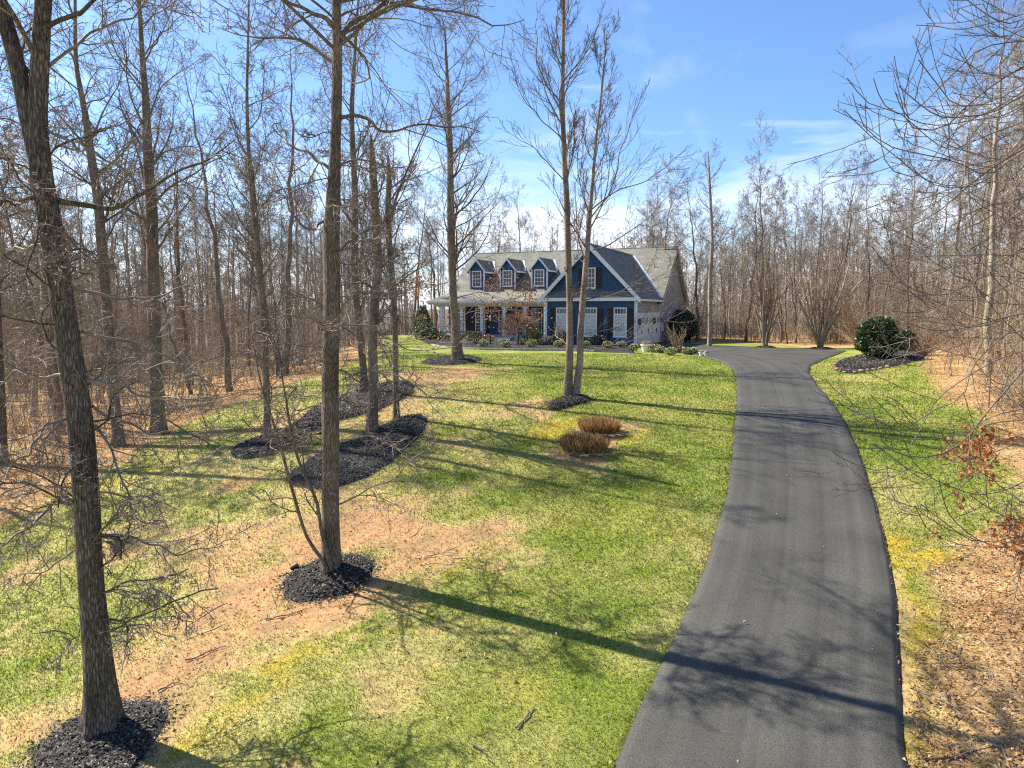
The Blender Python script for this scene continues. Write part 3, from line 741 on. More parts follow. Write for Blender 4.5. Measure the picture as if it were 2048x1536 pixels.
# foundation and porch
mb = MB(); mb.box((UL + 0.05, 5.3, 0.0), (-WW - 0.01, V1 - 0.01, 0.44)); mb.build('porch_foundation', M['white'], house)
mb = MB(); mb.box((UL - 0.1, 5.1, 0.44), (-WW - 0.012, V1 - 0.012, 0.52)); mb.build('porch_floor', M['porch_floor'], house)
for k in range(3):
    MB().box((-14.4, 5.1 - 0.32 * (3 - k), 0.0), (-12.3, 5.1 - 0.32 * (2 - k) - 0.003, 0.13 * (k + 1))).build('porch_step', M['porch_floor'], house)
MB().box((UL - 0.35, 5.22, 3.10), (-WW - 0.03, 5.50, 3.50)).build('porch_beam', M['cream'], house)
MB().box((UL - 0.4, 5.52, 3.46), (-WW - 0.03, V1 - 0.03, 3.50)).build('porch_ceiling', M['white'], house)
for L_ in (19.6, 17.5, 15.45, 13.2, 11.2, 9.2):
    if L_ == 9.2: continue
    mb = MB(); mb.box((-L_ - 0.12, 5.24, 0.52), (-L_ + 0.12, 5.48, 3.10))
    mb.box((-L_ - 0.17, 5.19, 0.52), (-L_ + 0.17, 5.53, 0.72)); mb.box((-L_ - 0.16, 5.20, 2.98), (-L_ + 0.16, 5.52, 3.098))
    for s in (-1, 1):                                           # little brackets under the beam
        mb.add([(-L_ + s * 0.121, 5.30, 3.098), (-L_ + s * 0.40, 5.30, 3.098), (-L_ + s * 0.121, 5.30, 2.80), (-L_ + s * 0.121, 5.42, 3.098), (-L_ + s * 0.40, 5.42, 3.098), (-L_ + s * 0.121, 5.42, 2.80)],
               [(0, 1, 4, 3), (1, 2, 5, 4)], [(0, 2, 1), (3, 4, 5)])
    mb.build('porch_column', M['white'], house)
for a, b in ((19.6, 17.5), (17.5, 15.45), (11.2, 7.3)):
    rail = MB(); rail.box((-a + 0.14, 5.31, 1.30), (-b - 0.14, 5.41, 1.37)); rail.box((-a + 0.14, 5.33, 0.62), (-b - 0.14, 5.39, 0.67))
    for x in np.arange(-a + 0.28, -b - 0.2, 0.14): rail.box((x - 0.02, 5.34, 0.67), (x + 0.02, 5.38, 1.30))
    if a == 19.6: rail.build('railing', M['white'], house)
# corner boards and trim
for u, v in ((-WW, 0), (0, 0)):
    MB().box((u - 0.09, v - 0.045, 0.0), (u + 0.09, v + 0.14, EAVE - 0.16)).build('corner_board', M['white'], house)
mb = MB(); mb.box((-WW - 0.36, -0.40, EAVE - 0.15), (0.36, -0.03, EAVE + 0.12)); mb.build('frieze_board', M['white'], house)
MB().slab([(-WW - 0.1, -0.42, EAVE + 0.125), (0.1, -0.42, EAVE + 0.125), (0.1, -0.03, EAVE + 0.60), (-WW - 0.1, -0.03, EAVE + 0.60)], 0.05).build('pent_roof', M['shingle'], house)
# wing roof
ZW = 7.80; WE = WW / 2 + 0.40
ZWE = ZW - KW * WE
vback = V1 + (ZW - ZE) / KM
for s, nm in ((1, 'wing_roof_right'), (-1, 'wing_roof_left')):
    e = WC + s * WE
    vE = V1 + (ZWE - ZE) / KM + 0.6
    poly = [(WC, -0.42, ZW), (e, -0.42, ZWE), (e, vE, ZWE), (WC, vback + 0.2, ZW)]
    if s > 0: poly = poly
    else: poly = [poly[3], poly[2], poly[1], poly[0]]
    MB().slab(poly, 0.13).build('wing_roof', M['shingle'], house)
    # rake board on the front edge
    n = 0.30
    rb = MB()
    a, b = (WC, ZW + 0.03), (e + s * 0.06, ZWE - KW * 0.06 + 0.03)
    v0, v1 = -0.47, -0.425
    pr = [(a[0], v0, a[1]), (b[0], v0, b[1]), (b[0], v0, b[1] - n * 1.2), (a[0], v0, a[1] - n * 1.45)]
    bk = [(x, v1, z) for x, _, z in pr]
    rb.add(pr + bk, [(0, 1, 2, 3), (7, 6, 5, 4), (0, 4, 5, 1), (1, 5, 6, 2), (2, 6, 7, 3), (3, 7, 4, 0)])
    rb.build('rake_board', M['white'], house)
MB().box((WC + WE - 0.03, -0.3, ZWE - 0.22), (WC + WE + 0.07, V1 - 0.4, ZWE - 0.05)).build('gutter', M['white'], house)
# main roof: right segment, left segment, back slope
ro = 0.42
v_e = V1 - 0.38
MB().slab([(-WW, v_e, main_z(v_e)), (ro, v_e, main_z(v_e)), (ro, VR, ZR), (-WW, VR, ZR)], 0.14).build('main_roof', M['shingle'], house)
VP, ZP = 8.35, main_z(8.35)
MB().slab([(UL - ro, VP, ZP), (-WW - 0.001, VP, ZP), (-WW - 0.001, VR, ZR), (UL - ro, VR, ZR)], 0.14).build('main_roof', M['shingle'], house)
MB().slab([(ro, VB + 0.4, main_z(v_e)), (UL - ro, VB + 0.4, main_z(v_e)), (UL - ro, VR + 0.001, ZR), (ro, VR + 0.001, ZR)], 0.14).build('main_roof', M['shingle'], house)
# ridge caps
MB().cyl((UL - ro, VR, ZR - 0.02), (ro, VR, ZR - 0.02), 0.07, 0.07, 8).build('ridge_cap', M['shingle'], house)
MB().cyl((WC, -0.42, ZW - 0.02), (WC, vback, ZW - 0.02), 0.06, 0.06, 8).build('ridge_cap', M['shingle'], house)
# porch roof with a hip at the left end
ge, gv = 3.58, 4.95
hip = UL - 0.9
MB().slab([(hip, gv, ge), (-WW + 0.0, gv, ge), (-WW + 0.0, VP, ZP + 0.01), (UL - ro, VP, ZP + 0.01)], 0.08).build('porch_roof', M['shingle'], house)
MB().slab([(hip, VP + 2.0, ge), (hip, gv, ge), (UL - ro, VP, ZP + 0.01), (UL - ro, VP + 2.0, ZP + 0.01)], 0.08).build('porch_roof', M['shingle'], house)
MB().box((hip - 0.05, gv - 0.10, ge - 0.14), (-WW - 0.02, gv + 0.02, ge - 0.01)).build('gutter', M['white'], house)
MB().box((hip, gv + 0.03, ge - 0.30), (-WW - 0.02, 5.215, ge - 0.145)).build('porch_fascia', M['cream'], house)
# rakes of the right-hand gable, with deep soffits
for s in (-1, 1):
    vv = v_e if s < 0 else VB + 0.4
    a, b = (VR, ZR - 0.16), (vv, main_z(v_e) - 0.16)
    u0, u1 = 0.03, ro
    MB().add([(u0, a[0], a[1]), (u1, a[0], a[1]), (u1, b[0], b[1]), (u0, b[0], b[1]), (u0, a[0], a[1] - 0.05), (u1, a[0], a[1] - 0.28), (u1, b[0], b[1] - 0.28), (u0, b[0], b[1] - 0.05)],
             [(0, 1, 2, 3), (7, 6, 5, 4), (1, 5, 6, 2), (0, 3, 7, 4), (2, 6, 7, 3), (0, 4, 5, 1)]).build('soffit', M['cream'], house)
# valley flashing where the wing meets the main slope
def ridge_strip(p, q, w, name='valley_flashing'):
    p, q = np.array(p, float), np.array(q, float)
    mb = MB(); T = (q - p) / np.linalg.norm(q - p)
    side = np.cross(T, (0, 0, 1)); side /= np.linalg.norm(side)
    up = np.array([0, -0.05, 0.09])
    mb.slab([p - side * w + up, p + side * w + up, q + side * w + up, q - side * w + up], 0.03).build(name, M['flash'], house)
for s in (1, -1):
    e = WC + s * (WE - 0.05); z_e = ZW - KW * (WE - 0.05)
    p, q = (e, V1 + (z_e - ZE) / KM, z_e), (WC + s * 0.15, V1 + (ZW - KW * 0.15 - ZE) / KM, ZW - KW * 0.15)
    if s > 0: ridge_strip(p, q, 0.13)

def window(parent, c, w, h, face='front', cols=3, rows=4, transom=0.0, pane='pane_dark', name='window', frame=None, sub=True, fw=0.085):
    """c: centre of the bottom edge on the wall; frame with muntins, glass set back inside it"""
    frame = frame or M['white']
    def P(a, o, z): return (c[0] + a, c[1] - o, c[2] + z) if face == 'front' else (c[0] + o, c[1] + a, c[2] + z)
    def bx(mb, a0, a1, o0, o1, z0, z1):
        p, q = P(a0, o0, z0), P(a1, o1, z1); mb.box(p, q)
    mb = MB(); t = 0.075
    bx(mb, -w / 2, -w / 2 + fw, 0.0, t, 0, h); bx(mb, w / 2 - fw, w / 2, 0.0, t, 0, h)
    bx(mb, -w / 2 + fw, w / 2 - fw, 0.0, t, h - fw, h); bx(mb, -w / 2 - 0.04, w / 2 + 0.04, 0.0, t + 0.03, -0.05, fw * 0.8)
    zt = h - fw - transom
    if transom: bx(mb, -w / 2 + fw, w / 2 - fw, 0.0, t - 0.004, zt - 0.045, zt + 0.045)
    lo, hi = fw * 0.8, (zt - 0.045 if transom else h - fw)
    bx(mb, -w / 2 + fw, w / 2 - fw, 0.0, t - 0.01, (lo + hi) / 2 - 0.03, (lo + hi) / 2 + 0.03)
    for i in range(1, cols):
        a = -w / 2 + fw + (w - 2 * fw) * i / cols
        bx(mb, a - 0.014, a + 0.014, 0.0, t - 0.022, lo, hi)
        if transom: bx(mb, a - 0.014, a + 0.014, 0.0, t - 0.022, zt + 0.045, h - fw)
    for j in range(1, rows):
        if rows % 2 == 0 and j == rows // 2: continue
        z = lo + (hi - lo) * j / rows
        bx(mb, -w / 2 + fw, w / 2 - fw, 0.0, t - 0.024, z - 0.013, z + 0.013)
    o = mb.build(name, frame, parent)
    g = MB(); bx(g, -w / 2 + fw - 0.005, w / 2 - fw + 0.005, 0.0, 0.03, lo, hi); g.build('pane', M[pane], o if sub else parent)
    if transom:
        g = MB(); bx(g, -w / 2 + fw - 0.005, w / 2 - fw + 0.005, 0.0, 0.031, zt + 0.04, h - fw); g.build('transom_pane', M['pane_dark'], o if sub else parent)
    return o
def shutter(c, w, h):
    mb = MB(); mb.box((c[0] - w / 2, c[1] - 0.055, c[2]), (c[0] + w / 2, c[1] - 0.012, c[2] + h))
    for s in (-1, 1): mb.box((c[0] + s * (w / 2 - 0.03) - 0.03, c[1] - 0.075, c[2]), (c[0] + s * (w / 2 - 0.03) + 0.03, c[1] - 0.055, c[2] + h))
    for z in np.arange(0.08, h - 0.05, 0.09): mb.box((c[0] - w / 2 + 0.06, c[1] - 0.07, c[2] + z), (c[0] + w / 2 - 0.06, c[1] - 0.05, c[2] + z + 0.05))
    mb.build('shutter', M['black'], house)
for L_ in (1.15, 3.48, 5.79):
    window(house, (-L_, -0.024, 0.78), 1.02, 2.2, cols=4, rows=6, transom=0.42, pane='pane_blind')
    for s in (-1, 1): shutter((-L_ + s * 0.76, -0.024, 0.80), 0.42, 2.14)
window(house, (WC, -0.024, 4.45), 0.92, 1.55, cols=3, rows=4)
for s in (-1, 1): shutter((WC + s * 0.70, -0.024, 4.47), 0.40, 1.5)
# porch windows, front door
for L_, w in ((8.55, 0.95), (10.9, 1.05), (16.6, 1.05), (18.7, 1.05)):
    window(house, (-L_, V1 - 0.024, 0.72), w, 2.25, cols=3, rows=6, transom=0.35)
    for s in (-1, 1): shutter((-L_ + s * (w / 2 + 0.24), V1 - 0.024, 0.74), 0.40, 2.2)
door = MB(); door.box((-14.0, V1 - 0.09, 0.52), (-13.0, V1 - 0.03, 2.75)); dob = door.build('front_door', M['black'], house)
mb = MB(); mb.box((-14.15, V1 - 0.12, 0.52), (-14.0, V1 - 0.02, 2.9)); mb.box((-13.0, V1 - 0.12, 0.52), (-12.85, V1 - 0.02, 2.9)); mb.box((-14.0, V1 - 0.12, 2.75), (-13.0, V1 - 0.02, 2.9)); mb.build('door_frame', M['white'], dob)
MB().cyl((-13.1, V1 - 0.14, 1.55), (-13.1, V1 - 0.09, 1.55), 0.035, 0.03, 8).build('door_knob', M['stone'], dob)
for u in (-14.5, -12.5):
    window(house, (u, V1 - 0.024, 0.85), 0.42, 1.95, cols=1, rows=4, name='sidelight')
# hanging porch lantern that is lit
lm, nt_, N_, L_n, bs = new_mat('warm_lamp_glass'); bs.inputs['Base Color'].default_value = (0.9, 0.5, 0.2, 1); bs.inputs['Emission Color'].default_value = (1.0, 0.45, 0.12, 1); bs.inputs['Emission Strength'].default_value = 2.5
lmb = MB(); lmb.cyl((-8.4, 6.4, 2.62), (-8.4, 6.4, 2.74), 0.16, 0.13, 10); pl = lmb.build('hanging_lantern', lm, house)
MB().cyl((-8.4, 6.4, 2.745), (-8.4, 6.4, 3.455), 0.012, 0.012, 6).build('lantern_chain', M['black'], pl)
# side windows
window(house, (0.024, 9.3, 1.0), 0.85, 1.6, face='right', cols=3, rows=4)
window(house, (0.024, 11.8, 1.0), 0.85, 1.6, face='right', cols=3, rows=4)
# garage doors on the right side
for a, b in ((0.62, 4.95), (5.55, 7.95)):
    gd = MB(); gd.box((0.0, a, 0.0), (0.05, b, 2.42))
    npan = 4 if b - a > 3 else 2
    for i in range(npan):
        p0 = a + (b - a) * i / npan + 0.06; p1 = a + (b - a) * (i + 1) / npan - 0.06
        gd.box((0.05, p0, 0.10), (0.075, p1, 1.55)); gd.box((0.05, p0, 1.72), (0.072, p1, 2.32))
    g = gd.build('garage_door', M['white'], house)
    for i in range(npan):
        p0 = a + (b - a) * i / npan + 0.14; p1 = a + (b - a) * (i + 1) / npan - 0.14
        MB().box((0.073, p0, 1.80), (0.080, p1, 2.22)).build('pane', M['pane_blind'], g)
    for c_ in (a + (b - a) * 0.25, a + (b - a) * 0.75) if npan == 4 else (a + (b - a) * 0.5,):
        for s in (-1, 1): MB().box((0.076, c_ + s * 0.07 - 0.02, 0.95), (0.10, c_ + s * 0.07 + 0.02, 1.3)).build('pull_handle', M['black'], g)
    tr = MB(); tr.box((0.0, a - 0.14, 0), (0.09, a, 2.42)); tr.box((0.0, b, 0), (0.09, b + 0.14, 2.42)); tr.box((0.0, a - 0.14, 2.42), (0.09, b + 0.14, 2.58)); tr.build('door_trim', M['white'], g)
for v in (0.36, 5.25, 8.35):
    mb = MB(); mb.box((0.02, v - 0.06, 1.85), (0.05, v + 0.06, 2.15)); mb.box((0.05, v - 0.015, 2.08), (0.24, v + 0.015, 2.11))
    mb.cyl((0.24, v, 1.66), (0.24, v, 1.70), 0.10, 0.11, 6); mb.cyl((0.24, v, 2.0), (0.24, v, 2.12), 0.15, 0.03, 6)
    for k in range(6):
        a = k * math.pi / 3; mb.cyl((0.24 + 0.10 * math.cos(a), v + 0.10 * math.sin(a), 1.70), (0.24 + 0.12 * math.cos(a), v + 0.12 * math.sin(a), 2.0), 0.012, 0.012, 4)
    ln = mb.build('wall_lantern', M['black'], house)
    MB().cyl((0.24, v, 1.70), (0.24, v, 1.99), 0.085, 0.10, 6).build('lantern_glass', M['pane_dark'], ln)
# downspouts, vent pipes and a ridge vent
for u, v in ((-WW - 0.16, -0.02), (0.12, -0.10)):
    MB().box((u - 0.04, v - 0.04, 0.05), (u + 0.04, v + 0.04, EAVE - 0.17)).build('downspout', M['white'], house)
for u, v in ((-9.2, 11.6), (-15.9, 12.2), (-1.2, 11.0)):
    MB().cyl((u, v, main_z(v) - 0.1), (u, v, main_z(v) + 0.35), 0.05, 0.05, 8).build('vent_pipe', M['kerb'], house)
# dormers
DV = 8.78; DZ = main_z(DV)
for L_ in (17.66, 14.44, 11.24):
    hwid, ze, zp = 0.78, 6.55, 7.50
    mb = MB(); lap(mb, fr(DV), DZ - 0.1, ze, lambda z: (-L_ - hwid, -L_ + hwid)); kd = (zp - ze) / hwid
    lap(mb, fr(DV), ze, zp - 0.05, lambda z: (-L_ - (zp - z) / kd, -L_ + (zp - z) / kd))
    dm = mb.build('dormer', M['blue'], house)
    for s in (-1, 1):
        mb = MB()
        f = (lambda a, o, z, s=s: (-L_ + s * (hwid + o), a, z))
        lap(mb, f, DZ - 0.1, ze, lambda z: (DV, max(DV + 0.05, V1 + (z - ZE) / KM + 0.15)))
        mb.build('dormer_cheek', M['blue'], dm)
        MB().box((-L_ + s * (hwid - 0.03) - 0.055, DV - 0.05, DZ - 0.05), (-L_ + s * (hwid - 0.03) + 0.055, DV + 0.06, ze - 0.02)).build('corner_trim', M['white'], dm)
        e = hwid + 0.20; zee = zp + 0.10 - kd * e
        vb_r, vb_e = V1 + (zp + 0.1 - ZE) / KM + 0.15, V1 + (zee - ZE) / KM + 0.15
        poly = [(-L_, DV - 0.22, zp + 0.10), (-L_ + s * e, DV - 0.22, zee), (-L_ + s * e, vb_e, zee), (-L_, vb_r, zp + 0.10)]
        if s < 0: poly = poly[::-1]
        MB().slab(poly, 0.07).build('dormer_roof', M['shingle'], dm)
        pr = [(-L_, DV - 0.26, zp + 0.13), (-L_ + s * (e + 0.03), DV - 0.26, zee + 0.0), (-L_ + s * (e + 0.03), DV - 0.26, zee - 0.17), (-L_, DV - 0.26, zp - 0.10)]
        bk = [(x, DV - 0.222, z) for x, _, z in pr]
        MB().add(pr + bk, [(0, 1, 2, 3), (7, 6, 5, 4), (0, 4, 5, 1), (1, 5, 6, 2), (2, 6, 7, 3), (3, 7, 4, 0)]).build('rake_trim', M['white'], dm)
        MB().box((-L_ + s * e, DV - 0.2, zee - 0.15), (-L_ + s * (e + 0.05), vb_e - 0.3, zee - 0.02)).build('eave_trim', M['white'], dm)
        if s > 0:
            p, q = np.array((-L_ + e, vb_e - 0.15, zee)), np.array((-L_ + 0.12, vb_r - 0.2, zp + 0.02))
            T = (q - p) / np.linalg.norm(q - p); sd_ = np.cross(T, (0, 0, 1)); sd_ /= np.linalg.norm(sd_); up = np.array([0.02, -0.05, 0.08])
            MB().slab([p - sd_ * 0.09 + up, p + sd_ * 0.09 + up, q + sd_ * 0.09 + up, q - sd_ * 0.09 + up], 0.02).build('valley_flashing', M['flash'], dm)
    window(dm, (-L_, DV - 0.024, 4.98), 0.98, 1.5, cols=3, rows=4, name='window_frame', sub=False)
#@@TREES
# ------------------------------------------------------------------ bare trees
def norm(v): return v / (np.linalg.norm(v, axis=-1, keepdims=True) + 1e-9)
def grow(r, P0, R0, n, t0, t1, length, ang, P, gnarl, trop, rr, rend=0.003, shrink=0.6, absolute=False, rmax=None):
    """children of the branches P0 (N,K,3): n each, between parameters t0 and t1; returns their points and radii"""
    N, K, _ = P0.shape
    Lp = np.linalg.norm(np.diff(P0, axis=1), axis=2).sum(1)
    idx = np.repeat(np.arange(N), n); m = len(idx)
    t = t0 + (t1 - t0) * (np.tile(np.arange(n), N) + r.random(m)) / n
    f = np.clip(t, 0, 0.999) * (K - 1); k = f.astype(int); fr_ = (f - k)[:, None]
    pos = P0[idx, k] * (1 - fr_) + P0[idx, k + 1] * fr_
    rad = R0[idx, k] * (1 - fr_[:, 0]) + R0[idx, k + 1] * fr_[:, 0]
    T = norm(P0[idx, k + 1] - P0[idx, k])
    pr = r.normal(size=(m, 3)); pr = norm(pr - (pr * T).sum(1, keepdims=True) * T)
    a = np.radians(r.uniform(*ang, m))[:, None]
    D = norm(T * np.cos(a) + pr * np.sin(a))
    ln = r.uniform(*length, m) * (1 - shrink * (t - t0) / max(1e-6, t1 - t0))
    if not absolute: ln = ln * Lp[idx]
    pts = np.zeros((m, P, 3)); pts[:, 0] = pos
    st = (ln / (P - 1))[:, None]
    for i in range(1, P):
        pts[:, i] = pts[:, i - 1] + D * st
        D = D + r.normal(size=(m, 3)) * gnarl; D[:, 2] += trop
        D = norm(D)
    r0 = rad * rr * r.uniform(0.75, 1.1, m)
    if rmax: r0 = np.minimum(r0, rmax)
    r0 = np.maximum(r0, rend * 1.3)
    rd = r0[:, None] + (rend - r0)[:, None] * (np.linspace(0, 1, P)[None, :] ** 0.85)
    return pts, rd
def twigs_of(r, pts, rad, n2, n3, n4, ang=(30, 60), gn=0.16, trop=0.06, l2=(0.35, 0.65), l3=(0.35, 0.7), l4=(0.35, 0.75), rend=(0.006, 0.004, 0.0028), t2=(0.15, 0.98)):
    """three further generations of branches on the given ones -> list of (pts, rad, sides)"""
    out = []
    p2, r2 = grow(r, pts, rad, n2, t2[0], t2[1], l2, ang, 6, gn, trop, 0.6, rend[0]); out.append((p2, r2, 4))
    p3, r3 = grow(r, p2, r2, n3, 0.15, 0.98, l3, ang, 4, gn * 1.2, trop, 0.65, rend[1]); out.append((p3, r3, 3))
    if n4:
        p4, r4 = grow(r, p3, r3, n4, 0.2, 1.0, l4, ang, 2, gn, trop, 0.7, rend[2]); out.append((p4, r4, 3))
    return out, (p2, p3)
def trunk_tube(pts, rad, k=20, seed=0, flare=0.45, fl_h=0.45, rough=0.085):
    P = len(pts)
    v, q = tubes(pts[None], np.ones((1, P)), k)
    v = v.reshape(P, k, 3) - pts[:, None, :]
    h = np.concatenate([[0], np.cumsum(np.linalg.norm(np.diff(pts, axis=0), axis=1))])
    th = np.arange(k) * 2 * math.pi / k
    X, Y = np.meshgrid(np.cos(th) * 1.3 + np.sin(th) * 0.4 + seed, h * 0.9)
    nz = fbm(X * 1.5, Y + np.sin(th)[None, :] * 1.7, seed, 3) - 0.5
    lob = 0.6 + 0.4 * np.cos(5 * th + seed)[None, :]
    k_ = 1 + rough * 2 * nz + flare * np.exp(-np.maximum(0, h - 0.3) / fl_h)[:, None] * lob
    return (v * (rad[:, None] * k_)[:, :, None] + pts[:, None, :]).reshape(-1, 3), q
def assemble(levels):
    return merge([cones(p, r_ * 1.25) if p.shape[1] == 2 else tubes(p, r_, k) for p, r_, k in levels])

def leaf_quads(r, c, size, tint_fn, droop=0.3):
    n = len(c)
    a = norm(r.normal(size=(n, 3)) + np.array([0, 0, -droop])); b = norm(np.cross(a, r.normal(size=(n, 3))))
    s = (size * r.uniform(0.6, 1.3, n))[:, None]
    f = np.cross(a, b) * s * 0.22
    V = np.stack([c - a * s * 0.1, c + a * s * 0.5 + b * s * 0.38 + f, c + a * s * 1.1, c + a * s * 0.5 - b * s * 0.38 + f], 1).reshape(-1, 3)
    return V, np.arange(4 * n).reshape(-1, 4), np.repeat(tint_fn(n), 4, 0)
def brown_tint(r):
    def f(n): return C3(0.42, 0.185, 0.075) * r.uniform(0.6, 1.35, (n, 1)) * (1 + r.normal(0, 0.08, (n, 3)))
    return f

def make_tree(name, label, base, stems, limbs, rnd, seed, bark, twig, group=None, sub=(7, 6, 5), subkw=None, cat='tree', leaves=None, k=20, flare=0.45, roots=0, P_limb=10, limb_parts=True, rend=(0.006, 0.004, 0.0028)):
    """stems: list of (pts(n,3), radii(n)) in world space; limbs: list of (pts, r0); rnd: list of random limb sets per stem index"""
    r = R(seed); base = np.asarray(base, float)
    root = empty(name, base, label, cat, group)
    allp, allr = [], []
    for si, (sp_, sr) in enumerate(stems):
        n = max(24, int(np.linalg.norm(sp_[-1] - sp_[0]) / 0.28))
        pr = resample(np.concatenate([np.asarray(sp_, float), np.asarray(sr, float)[:, None]], 1), n)
        p, rad = pr[:, :3] - base, np.maximum(pr[:, 3], 0.008)
        wv = np.cumsum(r.normal(size=(n, 2)), 0); wv = np.stack([np.convolve(np.pad(wv[:, c_], 6, mode='edge'), np.hanning(15)[1:-1] / np.hanning(15).sum(), 'valid') for c_ in (0, 1)], 1); wv -= np.linspace(0, 1, n)[:, None] * (wv[-1] - wv[0]) + wv[0]
        p[:, :2] += 0.035 * rad[:, None] * wv; rad = rad * 0.87
        v, q = trunk_tube(p, rad, k, seed + si, flare * 1.25 if (si == 0 or np.linalg.norm(p[0]) < 0.8) else 0.0)
        link('trunk' if si == 0 else 'stem', raw_mesh('trunk', v, q, None, True, [bark]), root)
        allp.append(p); allr.append(rad)
    L1p, L1r = [], []
    for lp, lr in limbs:
        pr = resample(np.asarray(lp, float) - base, P_limb)
        pr[1:] += r.normal(size=(P_limb - 1, 3)) * 0.03
        rd = lr + (0.010 - lr) * np.linspace(0, 1, P_limb) ** 0.8
        rd = rd * 0.78
        L1p.append(pr); L1r.append(rd)
        if limb_parts:
            v, q = tubes(resample(pr, 22)[None], np.interp(np.linspace(0, 1, 22), np.linspace(0, 1, P_limb), rd)[None], 8)
            link('limb', raw_mesh('limb', v, q, None, True, [bark if lr > 0.042 else twig]), root)
    levels, bough_lv = [], []
    for d in rnd:
        si = d.get('stem', 0)
        p, rd = grow(r, allp[si][None], allr[si][None], d['n'], d['t'][0], d['t'][1], d['len'], d['ang'], P_limb, d.get('gn', 0.16), d.get('trop', 0.05), d.get('rr', 0.4), 0.010, d.get('shrink', 0.4), True, d.get('rmax'))
        bough_lv.append((p, rd, 6)); L1p += list(p); L1r += list(rd)
    L1p, L1r = np.array(L1p), np.array(L1r)
    kw = dict(subkw or {})
    tw, gens = twigs_of(r, L1p, L1r, *sub, rend=rend, **kw)
    levels += tw
    if not limb_parts and limbs: levels.append((L1p[:len(limbs)], L1r[:len(limbs)], 6))
    v, q, t3 = assemble(levels)
    link('crown', raw_mesh('crown', v, q, t3, False, [twig]), root)
    for bp_, br_, bk_ in bough_lv:                       # every limb a piece of its own
        for j_ in range(len(bp_)):
            v, q = tubes(bp_[j_:j_ + 1], br_[j_:j_ + 1], bk_)
            link('limb', raw_mesh('limb', v, q, None, True, [bark]), root)
    if leaves:
        p3 = gens[1].reshape(-1, 3); sel = leaves['where'](p3 + base)
        cand = p3[sel]
        if len(cand):
            c = cand[r.integers(0, len(cand), leaves['n'])] + r.normal(size=(leaves['n'], 3)) * leaves.get('spread', 0.06)
            V, Qd, tn = leaf_quads(r, c, leaves['size'], brown_tint(r))
            link('dead_leaves', raw_mesh('dead_leaves', V, Qd, None, False, [M['leaf']], {'tint': tn}), root)
    if roots:
        mb_p, mb_r = [], []
        for i in range(roots):
            a = r.uniform(-0.1, 0.9) if i % 3 else r.uniform(3.3, 4.2); L_ = r.uniform(0.8, 2.0); pts = []
            x, y = base[0] + r.uniform(1.1, 2.4) * math.cos(a), base[1] + r.uniform(0.9, 2.0) * math.sin(a)
            for s in range(9):
                pts.append((x - base[0], y - base[1], float(gz(x, y)) - base[2] + (0.004 if 1 < s < 7 else -0.03) - 0.004 * (s % 3)))
                a += r.normal(0, 0.2); x += math.cos(a) * L_ / 8; y += math.sin(a) * L_ / 8
            mb_p.append(pts); mb_r.append(np.linspace(0.020, 0.008, 9))
        for p_, r_ in zip(mb_p, mb_r):
            v, q = tubes(np.array([p_]), np.array([r_]), 6)
            link('root', raw_mesh('root', v, q, None, True, [M['twig_tan']]), root)
    return root

def stem_px(pts, d, base, lean=0.0):
    """trunk seen through given picture points (x, y, width) at the tree's own distance, foot in the ground"""
    P, Rr = [base - np.array([0, 0, 0.35])], [pts[0][2] / 2 / FPX * d]
    P.append(base); Rr.append(pts[0][2] / 2 / FPX * d)
    b0 = px3(pts[0][0], pts[0][1], d)
    for i, (x, y, w) in enumerate(pts[1:], 1):
        q = px3(x, y, d); P.append(np.array([q[0], q[1] + lean * i, q[2]])); Rr.append(w / 2 / FPX * d)
    # keep trunks upright in depth: the picture plane tilts with the camera
    out = []
    for p in P:
        t = (p[2] - base[2]); out.append(np.array([p[0], base[1] + lean * t, p[2]]))
    return np.array(out), np.array(Rr)
def plane_pt(x, y, ydist):
    """point of the ray through a picture point at world depth ydist"""
    a, b = (x - 1024) / FPX, (768 - y) / FPX
    k = ydist / (CP + b * SP)
    return np.array([a * k, ydist, CAMZ + (b * CP - SP) * k])
def stem_y(pts, base):
    d = base[1]
    P = [base - np.array([0, 0, 0.35]), base]; Rr = [pts[0][2] / 2 / FPX * d] * 2
    for x, y, w in pts[1:]:
        P.append(plane_pt(x, y, d)); Rr.append(w / 2 / FPX * d)
    return np.array(P), np.array(Rr)
def limb_y(pts, yd, dy=0.0):
    n = len(pts)
    return [plane_pt(x, y, yd + dy * i / (n - 1)) for i, (x, y) in enumerate(pts)]

